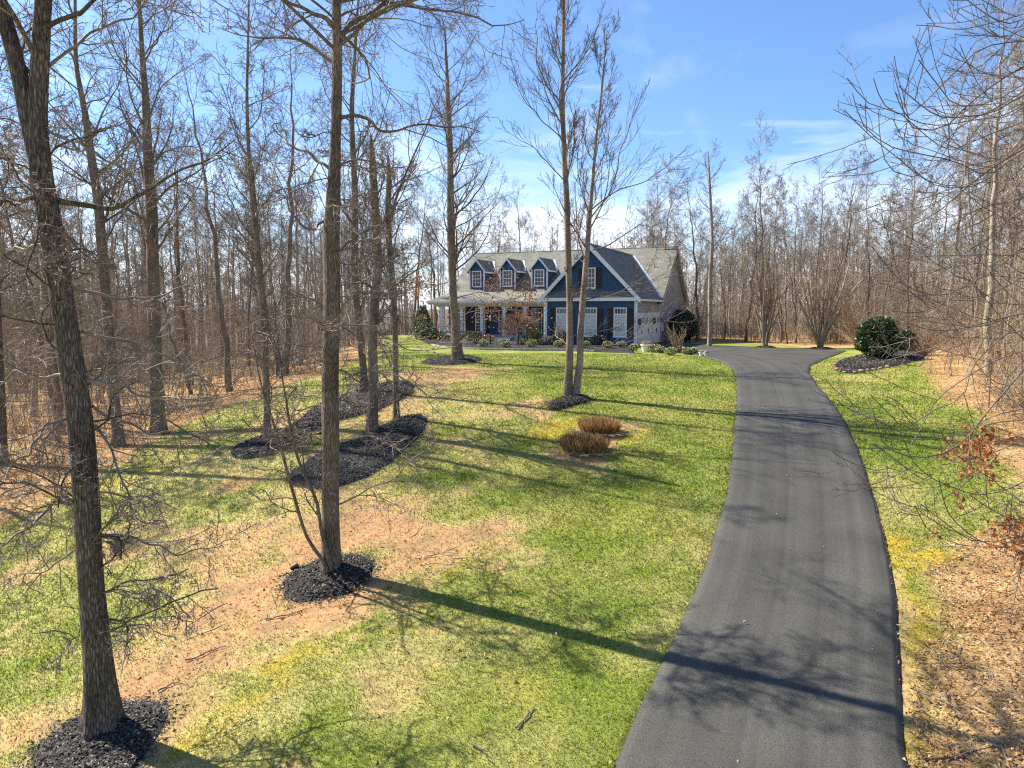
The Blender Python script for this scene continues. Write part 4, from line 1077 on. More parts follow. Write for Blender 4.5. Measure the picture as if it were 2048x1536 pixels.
# --- the thick forked tree at the left edge
b = at(205, 1474); yd = b[1]
st = [stem_y([(205, 1474, 72), (196, 1330, 62), (180, 1150, 56), (175, 1000, 55), (165, 850, 52), (150, 750, 50), (128, 600, 48), (104, 450, 46), (86, 350, 44), (78, 250, 38), (82, 120, 36), (88, 0, 32), (100, -300, 24), (110, -800, 10)], b)]
s2 = [plane_pt(x, y, yd) for x, y in ((84, 345), (62, 260), (40, 160), (8, 40), (-60, -180), (-160, -600))]
st.append((np.array(s2), np.array([20, 19, 17, 16, 12, 4]) / FPX * yd))
lm_ = [(limb_y([(118, 402), (190, 414), (250, 404), (300, 378), (345, 350), (410, 322), (470, 280)], yd, 1.2), 0.055),
       (limb_y([(78, 398), (40, 405), (0, 412), (-80, 430)], yd, -0.8), 0.045), (limb_y([(85, 490), (40, 500), (0, 512), (-70, 545)], yd, 0.8), 0.03),
       (limb_y([(140, 575), (200, 590), (270, 600), (340, 590), (400, 560)], yd, 1.0), 0.035), (limb_y([(163, 663), (212, 680), (282, 690), (332, 713), (398, 756), (450, 775)], yd, 1.6), 0.035),
       (limb_y([(136, 753), (90, 748), (20, 760), (-40, 790)], yd, 0.6), 0.035), (limb_y([(170, 756), (232, 773), (282, 790), (350, 800), (430, 790)], yd, -1.2), 0.032),
       (limb_y([(185, 812), (240, 840), (319, 870), (395, 867), (450, 890)], yd, 1.5), 0.030), (limb_y([(152, 829), (96, 856), (60, 900), (10, 960)], yd, -1.0), 0.034),
       (limb_y([(190, 985), (240, 990), (300, 1000), (360, 1015)], yd, 1.2), 0.020), (limb_y([(165, 1003), (100, 1018), (50, 1055), (-30, 1120)], yd, -0.9), 0.038),
       (limb_y([(195, 1071), (276, 1078), (332, 1100), (400, 1095), (478, 1073)], yd, 0.9), 0.026), (limb_y([(190, 850), (225, 900), (245, 960), (262, 1015), (290, 1060)], yd, -1.1), 0.024),
       (limb_y([(165, 1090), (110, 1130), (60, 1150), (0, 1190)], yd, 0.9), 0.022), (limb_y([(195, 1180), (260, 1182), (330, 1190), (380, 1240)], yd, -0.6), 0.014),
       (limb_y([(160, 1255), (130, 1300), (80, 1340)], yd, -0.8), 0.012), (limb_y([(195, 1232), (250, 1243), (320, 1240), (385, 1247)], yd, 0.5), 0.012),
       (limb_y([(100, 130), (190, 60), (260, 30), (330, -30)], yd, 1.0), 0.03), (limb_y([(95, 260), (160, 300), (230, 330), (290, 380)], yd, -1.3), 0.026)]
make_tree('oak_tree', 'thick dark-barked forked tree standing in the mulch ring at lower left', b, st, lm_,
          [dict(n=26, t=(0.12, 0.6), len=(0.9, 2.5), ang=(55, 100), gn=0.22, trop=0.0, rr=0.12, rmax=0.018), dict(n=16, t=(0.6, 0.98), len=(2.0, 4.5), ang=(40, 75), gn=0.16, rr=0.3), dict(stem=1, n=8, t=(0.2, 0.98), len=(1.5, 3.5), ang=(40, 75), rr=0.3)],
          11, M['bark_oak'], M['twig'], sub=(9, 7, 5), subkw=dict(gn=0.2, trop=0.0, l2=(0.25, 0.55), ang=(35, 75)), k=36, roots=0, flare=0.6)

# --- the tall tree in the middle of the left half, with its two saplings
b = at(663, 1148); yd = b[1]
st = [stem_y([(663, 1148, 42), (661, 1050, 40), (662, 900, 40), (662, 750, 38), (665, 600, 38), (664, 450, 35), (667, 380, 30), (670, 300, 24), (673, 200, 23), (674, 100, 21), (672, 0, 19), (668, -300, 13), (660, -800, 4)], b)]
lm_ = [(limb_y([(680, 78), (700, 60), (730, 35), (775, -5), (850, -90), (930, -220)], yd, 0.7), 0.07), (limb_y([(665, 52), (640, 32), (600, 14), (560, -3), (500, -80)], yd, -0.6), 0.065),
       (limb_y([(668, 125), (640, 105), (615, 88), (580, 77), (540, 73), (495, 76), (450, 60)], yd, 0.6), 0.055), (limb_y([(683, 235), (705, 230), (730, 234), (752, 258), (770, 262), (830, 250), (900, 250), (960, 262)], yd, -0.7), 0.05),
       (limb_y([(662, 340), (640, 322), (600, 296), (570, 287), (556, 270), (545, 255), (562, 245)], yd, 0.7), 0.045), (limb_y([(652, 440), (635, 455), (615, 455), (590, 430), (560, 390), (520, 350)], yd, -0.9), 0.04),
       (limb_y([(678, 330), (720, 320), (780, 335), (850, 325)], yd, 0.9), 0.03), (limb_y([(650, 640), (635, 605), (610, 600), (580, 620), (550, 640)], yd, 0.7), 0.035), (limb_y([(680, 625), (700, 600), (730, 585), (780, 590), (830, 575)], yd, -0.7), 0.03),
       (limb_y([(645, 650), (600, 630), (550, 635), (480, 660)], yd, -1.0), 0.025), (limb_y([(685, 650), (750, 660), (800, 690), (860, 700), (920, 690)], yd, 0.8), 0.024),
       (limb_y([(676, 1010), (720, 990), (760, 970), (820, 920), (880, 880)], yd, -0.5), 0.02), (limb_y([(684, 500), (740, 480), (790, 500), (850, 520)], yd, 0.6), 0.026), (limb_y([(650, 800), (600, 790), (540, 810), (470, 800)], yd, 0.9), 0.022), (limb_y([(684, 760), (740, 740), (810, 760), (870, 800)], yd, -0.8), 0.02),
       (limb_y([(648, 880), (590, 860), (530, 870), (470, 850)], yd, -0.6), 0.018), (limb_y([(682, 880), (730, 870), (800, 900), (850, 940)], yd, 0.9), 0.016)]
make_tree('tall_tree', 'tall straight tree with two thin saplings at its foot, left of centre', b, st, lm_,
          [dict(n=20, t=(0.16, 0.5), len=(0.9, 2.6), ang=(60, 100), gn=0.2, trop=0.01, rr=0.11, rmax=0.016), dict(n=15, t=(0.57, 0.72), len=(3.2, 6.0), ang=(50, 80), gn=0.14, trop=0.06, rr=0.38, shrink=0.1), dict(n=20, t=(0.56, 0.98), len=(2.6, 5.2), ang=(35, 60), rr=0.36, trop=0.07)],
          12, M['bark_brown'], M['twig'], sub=(9, 7, 5), subkw=dict(gn=0.17, trop=0.01, l2=(0.28, 0.6), ang=(35, 70)), k=24, roots=9)
for k_, (pts, lab) in enumerate([([(645, 1152, 9), (612, 1070, 8), (590, 1000, 8), (568, 920, 7), (548, 850, 6), (520, 760, 4), (500, 640, 2)], 'thin leaning sapling at the foot of the tall tree, left one'),
                                 ([(652, 1150, 10), (642, 1060, 9), (632, 1000, 8), (604, 940, 7), (585, 880, 6), (572, 800, 5), (556, 700, 3), (548, 600, 2)], 'thin sapling hugging the trunk of the tall tree, right one')]):
    bb = at(pts[0][0], pts[0][1]); bb[1] = yd - 0.25; bb[0] = (pts[0][0] - 1024) / FPX * bb[1]; bb[2] = float(gz(bb[0], bb[1])) + 0.1
    make_tree('sapling', lab, bb, [stem_y(pts, bb)], [], [dict(n=12, t=(0.25, 0.98), len=(0.5, 1.5), ang=(35, 70), gn=0.2, trop=0.05, rr=0.45)], 30 + k_, M['bark_brown'], M['twig'], sub=(5, 4, 3), k=8, flare=0.1, group='saplings by the tall tree', limb_parts=False)

# --- the other single trees on the lawn and along the wood's edge: (name, label, base px, trunk px list, kind, seed)
def lawn_tree(name, label, pts, seed, bark='bark_brown', twig='twig', shrink=0.42, H=17, low=0.3, limbs=(), sub=(8, 6, 5), spread=(1.8, 4.2), ang=(32, 62), extra=(), nl=26, leaves=None, subkw=None, trop=0.08, by=None, sprout=True, depth=None):
    b = at(pts[0][0], pts[0][1])
    if depth is not None:
        b = np.array([(pts[0][0] - 1024) / FPX * depth, depth, 0.0]); b[2] = float(gz(b[0], b[1]))
    yd = b[1]
    s0 = [stem_y(pts, b)]
    for e in extra: s0.append((np.array([plane_pt(x, y, yd) for x, y, w in e]), np.array([w / 2 / FPX * yd for x, y, w in e])))
    rn = [dict(n=nl, t=(low, 0.98), len=spread, ang=ang, gn=0.13, trop=trop, rr=0.32, shrink=shrink)]
    if sprout: rn.append(dict(n=10, t=(0.08, low + 0.1), len=(0.5, 1.6), ang=(55, 95), gn=0.2, trop=0.0, rr=0.1, rmax=0.014))
    for i in range(len(extra)): rn.append(dict(stem=i + 1, n=10, t=(0.2, 0.98), len=spread, ang=ang, gn=0.15, trop=trop, rr=0.4, shrink=0.5))
    return make_tree(name, label, b, s0, [(limb_y(l, yd, dy), r0) for l, dy, r0 in limbs], rn, seed, M[bark], M[twig], sub=sub, subkw=subkw, k=16, leaves=leaves)
def low_leaves(zmax, xmin=-99, xmax=99): return lambda p: (p[:, 2] < zmax) & (p[:, 0] > xmin) & (p[:, 0] < xmax) & (np.sin(p[:, 0] * 1.9) + np.sin(p[:, 2] * 2.3 + p[:, 1] * 1.7) > -0.1)

lawn_tree('oak_tree', 'oak with clinging orange leaves standing before the porch', [(915, 724, 27), (911, 660, 20), (907, 600, 18), (903, 500, 18), (901, 400, 16), (900, 330, 14), (897, 230, 11), (894, 150, 8), (890, 60, 3)], 21, low=0.26, spread=(3.0, 5.6), ang=(32, 60), nl=40, sub=(7, 6, 5), shrink=0.35, trop=0.10,
          limbs=[([(903, 520), (860, 470), (815, 400), (780, 350)], 1.0, 0.05), ([(905, 460), (940, 440), (990, 395), (1010, 340)], -1.0, 0.05), ([(906, 600), (960, 585), (1010, 600), (1060, 590)], -1.2, 0.04), ([(906, 640), (960, 620), (1020, 640), (1060, 660)], 1.0, 0.03), ([(905, 560), (850, 575), (800, 560)], 0.8, 0.04), ([(908, 650), (850, 660), (790, 690), (740, 705)], -1.0, 0.03)],
          leaves=dict(n=1150, size=0.11, spread=0.38, where=lambda p: (p[:, 2] < 5.6) & (p[:, 2] > 2.2) & (np.abs(p[:, 0] + 3.0) > 0.9) & (p[:, 0] < 2.6) & (p[:, 0] > -5.5) & (np.sin(p[:, 0] * 1.9) + np.sin(p[:, 2] * 2.3 + p[:, 1] * 1.7) > -0.2)))
# twin-trunked poplar
b = at(1143, 797); yd = b[1]
sA = stem_y([(1136, 797, 19), (1138, 719, 17), (1139, 668, 16), (1138, 605, 15), (1134, 480, 14), (1131, 380, 13), (1127, 300, 12), (1124, 200, 10), (1126, 100, 8), (1127, 0, 7), (1128, -160, 2)], b + np.array([-0.14, 0, 0]))
sB = stem_y([(1152, 797, 18), (1160, 719, 15), (1161, 668, 15), (1164, 620, 14), (1169, 558, 13), (1175, 480, 12), (1179, 430, 10), (1186, 350, 8), (1192, 280, 6), (1203, 180, 4), (1214, 60, 1)], b + np.array([0.17, 0, 0]))
lm_ = [(limb_y([(1178, 440), (1200, 410), (1225, 370), (1240, 305), (1262, 240), (1285, 190)], yd, 0.8), 0.05), (limb_y([(1182, 420), (1230, 385), (1290, 360), (1340, 325), (1370, 300)], yd, -0.9), 0.035), (limb_y([(1172, 600), (1260, 575), (1330, 545), (1372, 520)], yd, -1.2), 0.032),
       (limb_y([(1165, 690), (1230, 690), (1290, 670), (1330, 645), (1370, 620)], yd, -0.9), 0.03), (limb_y([(1124, 210), (1095, 170), (1075, 130), (1072, 60), (1074, 0)], yd, 0.8), 0.04), (limb_y([(1126, 280), (1085, 240), (1050, 200), (1020, 130)], yd, -0.8), 0.03),
       (limb_y([(1130, 365), (1100, 330), (1060, 290), (1010, 262)], yd, 0.8), 0.03), (limb_y([(1126, 165), (1150, 130), (1180, 90), (1205, 30)], yd, -0.6), 0.035), (limb_y([(1130, 300), (1160, 320), (1166, 270), (1170, 220)], yd, 0.6), 0.02), (limb_y([(1186, 500), (1250, 470), (1290, 440), (1340, 390), (1372, 345)], yd, 1.0), 0.035)]
make_tree('twin_trunk_poplar', 'tall twin-trunked bare tree with upswept branches in the middle lawn', b, [sA, sB], lm_,
          [dict(n=26, t=(0.45, 0.98), len=(1.4, 3.8), ang=(22, 42), gn=0.07, trop=0.13, rr=0.36, shrink=0.5), dict(stem=1, n=22, t=(0.4, 0.98), len=(1.3, 3.4), ang=(22, 45), gn=0.07, trop=0.13, rr=0.4, shrink=0.5), dict(n=9, t=(0.12, 0.4), len=(0.8, 2.2), ang=(50, 90), gn=0.12, trop=0.0, rr=0.12, rmax=0.016)],
          22, M['bark_poplar'], M['twig_dark'], sub=(8, 6, 4), subkw=dict(ang=(20, 45), gn=0.09, trop=0.12, l2=(0.3, 0.65)), k=18, flare=0.25)
lawn_tree('slender_tree', 'slender tree rising from the left end of the far mulch island', [(536, 886, 17), (532, 760, 15), (526, 640, 14), (516, 520, 13), (506, 420, 11), (498, 320, 9), (494, 200, 7), (496, 80, 5), (500, -80, 2)], 23, low=0.35, spread=(1.5, 3.4))
lawn_tree('stout_tree', 'stout brown trunk rising from the near mulch island, snapped top', [(745, 866, 24), (746, 780, 22), (745, 660, 22), (750, 600, 21), (755, 520, 20), (752, 450, 19), (748, 380, 17), (744, 310, 14), (742, 270, 5)], 24, low=0.35, spread=(1.2, 3.2), nl=16, limbs=[([(742, 560), (730, 520), (726, 490), (735, 460), (748, 430), (770, 340)], -0.5, 0.06)])
lawn_tree('slim_tree', 'slim dark trunk at the right tip of the near mulch island', [(793, 838, 14), (791, 757, 13), (790, 660, 13), (786, 570, 13), (780, 500, 14), (776, 430, 13), (778, 350, 11), (776, 310, 4)], 25, low=0.4, spread=(1.2, 3.0), nl=18, limbs=[([(778, 440), (800, 380), (830, 310), (860, 230), (900, 150)], 0.6, 0.07)])
lawn_tree('old_tree', 'mossy tree behind the stout trunk between the mulch islands', [(728, 790, 22), (726, 748, 18), (719, 660, 17), (712, 590, 17), (708, 500, 17), (710, 430, 15), (707, 330, 13), (703, 230, 11), (708, 130, 8), (715, 20, 5), (720, -60, 2)], 26, low=0.4, spread=(2.0, 4.5), nl=22, limbs=[([(716, 640), (726, 600), (718, 540), (700, 470), (690, 380), (684, 270)], 0.8, 0.06)])
lawn_tree('wood_edge_tree', 'big tree at the wood edge whose shadow crosses the lawn', [(318, 868, 31), (314, 760, 28), (311, 650, 27), (306, 520, 26), (302, 400, 24), (296, 300, 20), (292, 200, 15), (284, 100, 11), (278, 0, 8), (270, -160, 3)], 27, low=0.34, spread=(2.5, 5.5), nl=30, limbs=[([(296, 290), (262, 250), (236, 200), (200, 160)], 1, 0.06), ([(298, 330), (340, 300), (400, 290), (450, 270)], -1, 0.05), ([(290, 120), (330, 60), (380, 20)], 1, 0.05)])
lawn_tree('leaning_wood_tree', 'slightly leaning tree left of the big wood-edge tree', [(238, 892, 24), (226, 780, 22), (214, 640, 22), (206, 520, 21), (196, 400, 20), (180, 300, 17), (168, 220, 13), (152, 130, 9), (150, 40, 7), (152, -100, 2)], 28, low=0.36, spread=(2.0, 4.6), nl=28, limbs=[([(178, 290), (205, 230), (235, 170), (260, 110)], 0.8, 0.06), ([(190, 360), (230, 320), (265, 250)], -0.8, 0.05)])
lawn_tree('dark_leaning_tree', 'dark leaning trunk at the wood edge behind the slender tree', [(561, 752, 15), (556, 715, 13), (540, 660, 11), (528, 600, 10), (518, 520, 9), (512, 430, 7), (505, 330, 3)], 29, bark='bark_oak', low=0.4, spread=(1.4, 3.4), nl=18)
lawn_tree('dark_trunk_tree', 'dark trunk cut by the left edge of the picture', [(4, 930, 22), (0, 800, 20), (-6, 650, 19), (-10, 450, 16), (-12, 250, 12), (-10, 50, 6), (-8, -60, 2)], 31, bark='bark_oak', low=0.35, spread=(2, 4.6), nl=22)  # dark oak bark over the whole trunk
lawn_tree('spindly_tree', 'thin tree standing alone beyond the pavement right of the house', [(1419, 694, 9), (1420, 640, 8), (1420, 560, 8), (1424, 480, 7), (1421, 400, 6), (1418, 340, 4), (1416, 300, 1)], 32, bark='bark_grey', low=0.4, spread=(1.5, 4.0), nl=22, sub=(6, 5, 3))
# --- the tree outside the right edge whose boughs hang into the picture
yd = 12.5; xb = 11.2
b = np.array([xb, yd, float(gz(xb, yd))])
st = [(np.array([b - [0, 0, 0.3], b, b + [0.05, 0.1, 3], b + [-0.1, 0.2, 7], b + [0.1, 0.3, 11], b + [0, 0.3, 16]]), np.array([0.24, 0.24, 0.2, 0.17, 0.12, 0.02]))]
def bough(pts, dy, r0, z): return ([np.array([xb, yd, z])] + limb_y(pts, yd - 0.3, dy), r0)
lm_ = [bough([(2200, 215), (2048, 292), (1985, 335), (1920, 385), (1870, 420), (1820, 448), (1765, 470)], 1.2, 0.05, 5.9), bough([(2150, 90), (2048, 132), (1990, 172), (1935, 215), (1890, 252), (1845, 262), (1800, 215), (1790, 140)], 0.8, 0.045, 7.2),
       bough([(2100, 270), (1985, 342), (1960, 352), (1890, 318), (1800, 296), (1740, 265), (1712, 230), (1708, 186)], 0.2, 0.028, 5.6), bough([(2150, 690), (2048, 745), (1995, 790), (1950, 852), (1900, 898), (1850, 915), (1800, 908), (1770, 880), (1750, 815)], -0.8, 0.035, 2.3),
       bough([(2100, 835), (2000, 842), (1930, 868), (1870, 880), (1800, 870), (1755, 840), (1735, 810)], 0.9, 0.022, 1.6), bough([(2150, 590), (2048, 625), (1950, 650), (1880, 658), (1800, 640), (1770, 590)], 1.3, 0.035, 3.0), bough([(2100, 10), (2040, 40), (1990, 40), (1940, 0), (1890, -20)], 0.5, 0.03, 7.9),
       bough([(2150, 940), (2048, 965), (1960, 985), (1880, 965), (1830, 930), (1805, 890)], -0.9, 0.02, 0.9), bough([(2150, 480), (2048, 500), (1950, 560), (1850, 590), (1780, 540), (1745, 490)], -0.6, 0.03, 4.0), bough([(2150, 1100), (2048, 1090), (1960, 1080), (1900, 1030), (1870, 960)], -1.2, 0.016, 0.2), bough([(2100, 170), (2000, 215), (1900, 235), (1840, 215), (1800, 170)], -0.7, 0.03, 6.5), bough([(2100, 390), (1990, 420), (1900, 480), (1830, 500), (1790, 470)], 1.8, 0.03, 4.8)]
rj = R(46)
for (bp_, br_) in list(lm_):
    for _ in range(2):
        off = rj.normal(0, (0.25, 0.7, 0.45)); bn = len(bp_)
        cut = int(rj.integers(max(4, bn - 3), bn + 1))
        lm_.append(([q_ + off * min(1.0, i_ / 2) + rj.normal(0, 0.10, 3) for i_, q_ in enumerate(bp_[:cut])], br_ * 0.6))
lm_ = [(a_, b_ * 0.75) for a_, b_ in lm_]
make_tree('overhanging_tree', 'bare tree beyond the right edge, its thin boughs arching over the drive', b, st, lm_, [dict(n=16, t=(0.25, 0.98), len=(2.0, 4.5), ang=(45, 75), gn=0.1, trop=0.06, rr=0.3)], 41, M['bark_grey'], M['twig_dark'], sub=(6, 4, 3), subkw=dict(gn=0.10, trop=0.07, l2=(0.22, 0.5), ang=(30, 60)), P_limb=12,
          leaves=dict(n=620, size=0.085, spread=0.05, where=lambda p: (p[:, 2] < 0.75) & (p[:, 2] > -1.2) & (p[:, 0] > 0.605 * p[:, 1]) & (p[:, 0] < 0.75 * p[:, 1]) & (np.sin(p[:, 0] * 3.1) + np.sin(p[:, 2] * 4.3) > 0.2)))

# --- forest trees: a few shapes, many individuals
def forest_shape(seed, H, spread, ang, n1=20, low=0.35, trunk_r=0.15, sub=(7, 6, 6), trop=0.06, gn=0.14, fork=False):
    r = R(seed)
    n = 26; z = np.linspace(-0.4, H, n)
    wob = np.cumsum(r.normal(0, 0.07, (n, 2)), 0); wob -= wob[1]
    p = np.stack([wob[:, 0], wob[:, 1], z], 1)
    rad = trunk_r * np.clip(1 - np.linspace(0, 1, n) ** 1.1, 0.02, 1) * 1.0
    tv, tq = trunk_tube(p, rad, 8, seed, 0.35)
    p1, r1 = grow(r, p[None], rad[None], n1, low, 0.98, spread, ang, 8, gn, trop, 0.38, 0.009, 0.45, True)
    lv = [(p1, r1, 4)]
    tw, _ = twigs_of(r, p1, r1, *sub, ang=(28, 60), gn=0.18, trop=trop * 0.8, rend=(0.007, 0.0055, 0.004)); lv += tw
    cv, cq, ct = assemble(lv)
    return (raw_mesh('forest_trunk', tv, tq, None, True, [M['bark_grey'] if seed % 2 else M['bark_brown']]), raw_mesh('forest_crown', cv, cq, ct, False, [M['twig_pale'] if seed % 3 else M['twig']]), (tv, tq, cv, cq))
SHAPES = [forest_shape(101, 17, (2.0, 4.5), (35, 65), 24, 0.42, 0.17), forest_shape(102, 19, (3.0, 6.5), (22, 42), 13, 0.42, 0.20, (9, 7, 6), 0.05, 0.17), forest_shape(103, 14, (1.5, 3.6), (35, 70), 22, 0.3, 0.11), forest_shape(104, 16, (1.8, 4.0), (25, 50), 20, 0.4, 0.13),
          forest_shape(105, 18, (2.6, 5.8), (35, 62), 16, 0.38, 0.18, (8, 7, 6), 0.09, 0.2), forest_shape(106, 12, (1.2, 3.0), (35, 75), 20, 0.22, 0.075), forest_shape(107, 11, (1.2, 3.2), (45, 80), 20, 0.18, 0.06), forest_shape(108, 15, (1.6, 3.6), (30, 60), 20, 0.35, 0.12)]
def plant_forest(shape, x, y, s, rz, label, group, lean):
    o = empty('forest_tree', (x, y, float(gz(x, y))), label, 'tree', group, rz)
    o.scale = (s, s, s * 1.0); o.rotation_euler = (lean[0], lean[1], rz)
    link('trunk', shape[0], o); link('crown', shape[1], o)
def scatter(r, n, box, ok, dmin):
    pts = []
    tries = 0
    while len(pts) < n and tries < n * 60:
        tries += 1
        x, y = r.uniform(box[0], box[1]), r.uniform(box[2], box[3])
        if not ok(np.array([x]), np.array([y])): continue
        if any((x - a) ** 2 + (y - b_) ** 2 < dmin * dmin for a, b_ in pts): continue
        if abs(x / max(1, y)) > 0.86: continue
        pts.append((x, y))
    return pts
r = R(2024)
GIRTH = ['sturdy', 'thick', 'slim', 'medium', 'thick', 'thin', 'spindly', 'medium']
ZONES = [
 ('the woods left of the lawn', 'trees in the woods left of the lawn', 135, (-70, -8, 14, 95), lambda x, y: (woods_left(x, y)[0] > 2.6) and y[0] < 95, 1.9, (0, 1, 2, 3, 4, 5, 6, 7, 5, 6), (30, 48)),
 ('the woods behind the house', 'trees in the woods behind the house', 36, (-32, 12, 84, 125), lambda x, y: True, 2.6, (0, 1, 3, 4, 7), (95, 110)),
 ('the woods beyond the pavement end', 'trees in the woods beyond the pavement', 78, (12, 48, 63, 112), lambda x, y: woods_back(x, y)[0] > 1.5, 2.2, (0, 1, 2, 3, 4, 7, 5), (74, 92)),
 ('the wooded slope at the right', 'trees on the wooded slope at the right', 70, (12, 46, 16, 64), lambda x, y: woods_right(x, y)[0] > 2.0 and not on_drive(x, y, 1.0)[0], 1.6, (0, 2, 3, 5, 6, 7, 5, 6), (32, 46)),
]
ORD = ['leftmost', 'second from the left', 'third from the left', 'fourth from the left', 'fifth from the left', 'sixth from the left', 'seventh from the left', 'eighth from the left', 'ninth from the left', 'tenth from the left']
for place, grp, n, box, ok, dm, kinds, (n1_, n2_) in ZONES:
    todo = []
    for x, y in scatter(r, n, box, ok, dm):
        s = r.uniform(0.82, 1.15)
        if grp.startswith('trees in the woods behind'): s *= 0.95
        if 'beyond' in grp: s *= 0.84
        kd_ = kinds[r.integers(len(kinds))]
        band = 'fronting' if y < n1_ else ('midway into' if y < n2_ else 'deep in')
        todo.append((f'{GIRTH[kd_]} bare tree {band} {place}', x, y, s, kd_, r.uniform(0, 6.28), (r.normal(0, 0.055), r.normal(0, 0.055))))
    for lab, x, y, s, kd_, rz, lean in todo:
        same = sorted(q[1] / q[2] for q in todo if q[0] == lab)
        k = same.index(x / y)
        if len(same) > 1 and k < 10 and not ('deep' in lab): lab_ = f'{lab}, {ORD[k]}'
        else: lab_ = lab
        plant_forest(SHAPES[kd_], x, y, s, rz, lab_, grp, lean)

# --- the far wood, one mass
def tile(meshes, spots, mats_k, name, mat, label, cat):
    """one mass: a cloud of spots, each carrying one of a few shapes by geometry nodes"""
    srcs = []
    for i, (v, q, t3) in enumerate(meshes):
        srcs.append(bpy.data.objects.new(name + '_shape', raw_mesh(name + '_shape', v, q, t3, False, [mat])))
    sp_ = np.array([(x, y, float(gz(x, y)), s, a, k) for x, y, s, a, k in spots])
    me = raw_mesh(name, sp_[:, :3], attr={'scl': sp_[:, 3], 'rotz': sp_[:, 4], 'pick': sp_[:, 5] % len(meshes)})
    o = link(name, me)
    ng = bpy.data.node_groups.new(name, 'GeometryNodeTree')
    ng.interface.new_socket('Geometry', in_out='INPUT', socket_type='NodeSocketGeometry'); ng.interface.new_socket('Geometry', in_out='OUTPUT', socket_type='NodeSocketGeometry')
    gi, go = ng.nodes.new('NodeGroupInput'), ng.nodes.new('NodeGroupOutput')
    iop = ng.nodes.new('GeometryNodeInstanceOnPoints'); jn = ng.nodes.new('GeometryNodeJoinGeometry')
    for so_ in srcs:
        oi = ng.nodes.new('GeometryNodeObjectInfo'); oi.inputs['Object'].default_value = so_; oi.inputs['As Instance'].default_value = True
        ng.links.new(oi.outputs['Geometry'], jn.inputs[0])
    def na(nm, tp='FLOAT'):
        n = ng.nodes.new('GeometryNodeInputNamedAttribute'); n.data_type = tp; n.inputs['Name'].default_value = nm; return n.outputs['Attribute']
    cx = ng.nodes.new('ShaderNodeCombineXYZ'); ng.links.new(na('rotz'), cx.inputs['Z'])
    ng.links.new(gi.outputs[0], iop.inputs['Points']); ng.links.new(jn.outputs[0], iop.inputs['Instance'])
    iop.inputs['Pick Instance'].default_value = True
    ng.links.new(na('pick'), iop.inputs['Instance Index']); ng.links.new(na('scl'), iop.inputs['Scale'])
    e2r = ng.nodes.new('FunctionNodeEulerToRotation'); ng.links.new(cx.outputs[0], e2r.inputs[0]); ng.links.new(e2r.outputs[0], iop.inputs['Rotation'])
    ng.links.new(iop.outputs[0], go.inputs[0])
    md = o.modifiers.new('growth', 'NODES'); md.node_group = ng
    return tag(o, label, cat, kind='stuff')
def far_shape(seed):
    r = R(seed); H = r.uniform(13, 18)
    p = np.stack([np.cumsum(r.normal(0, 0.1, 8)), np.cumsum(r.normal(0, 0.1, 8)), np.linspace(-0.3, H, 8)], 1)
    rad = np.linspace(r.uniform(0.12, 0.2), 0.02, 8)
    p1, r1 = grow(r, p[None], rad[None], 16, 0.25, 0.97, (2.0, 4.5), (30, 65), 4, 0.15, 0.08, 0.4, 0.02, 0.6, True)
    p2, r2 = grow(r, p1, r1, 6, 0.1, 1.0, (0.35, 0.6), (25, 55), 3, 0.15, 0.08, 0.6, 0.012)
    p3, r3 = grow(r, p2, r2, 4, 0.1, 1.0, (0.4, 0.7), (25, 55), 2, 0.15, 0.05, 0.6, 0.008)
    return assemble([(p[None], rad[None], 5), (p1, r1, 3), (p2, r2, 3), (p3, r3, 3)])
FAR = [far_shape(s) for s in range(300, 306)]
r = R(55); spots = []
while len(spots) < 400:
    y = r.uniform(95, 210); x = r.uniform(-0.9, 0.9) * y
    if woods_left(np.array([x]), np.array([min(y, 80)]))[0] < -20 and y < 120 and x < 8: continue
    spots.append((x, y, r.uniform(0.8, 1.15), r.uniform(0, 6.28), len(spots)))
while len(spots) < 700:                                  # the hollow beyond the left woods
    y = r.uniform(55, 130); x = -r.uniform(0.22, 0.9) * y
    if woods_left(np.array([x]), np.array([min(y, 80)]))[0] < 6: continue
    spots.append((x, y, r.uniform(0.6, 1.0), r.uniform(0, 6.28), len(spots)))
while len(spots) < 980:                                  # and beyond the pavement end
    y = r.uniform(80, 140); x = r.uniform(0.12, 0.8) * y
    spots.append((x, y, r.uniform(0.55, 0.85), r.uniform(0, 6.28), len(spots)))
tile(FAR, spots, 0, 'far_wood', M['twig_pale'], 'distant bare woods seen between the nearer trunks', 'wood')

# --- undergrowth: saplings and brush on the woodland floor
def brush_shape(seed, kind):
    r = R(seed); m = 5 if kind else 9
    H = (2.5, 6.0) if kind else (1.0, 2.4)
    b0 = np.stack([r.normal(0, 0.5, m), r.normal(0, 0.5, m), np.full(m, -0.05)], 1)
    D = norm(np.stack([r.normal(0, 0.16 if kind else 0.45, m), r.normal(0, 0.16 if kind else 0.45, m), np.ones(m)], 1)); ln = r.uniform(*H, m)
    P = 6; pts = np.zeros((m, P, 3)); pts[:, 0] = b0
    for i in range(1, P):
        pts[:, i] = pts[:, i - 1] + D * (ln / (P - 1))[:, None]; D = norm(D + r.normal(size=(m, 3)) * 0.1)
    rad = np.linspace(0.020 if kind else 0.012, 0.005, P)[None].repeat(m, 0)
    p2, r2 = grow(r, pts, rad, 9, 0.15, 0.98, (0.2, 0.42), (35, 80), 4, 0.2, 0.04, 0.6, 0.0045)
    p3, r3 = grow(r, p2, r2, 5, 0.2, 1.0, (0.3, 0.6), (30, 65), 2, 0.2, 0.04, 0.7, 0.004)
    return assemble([(pts, rad, 3), (p2, r2, 3), (p3, r3, 3)])
BR = [brush_shape(500 + i, i % 2) for i in range(8)]
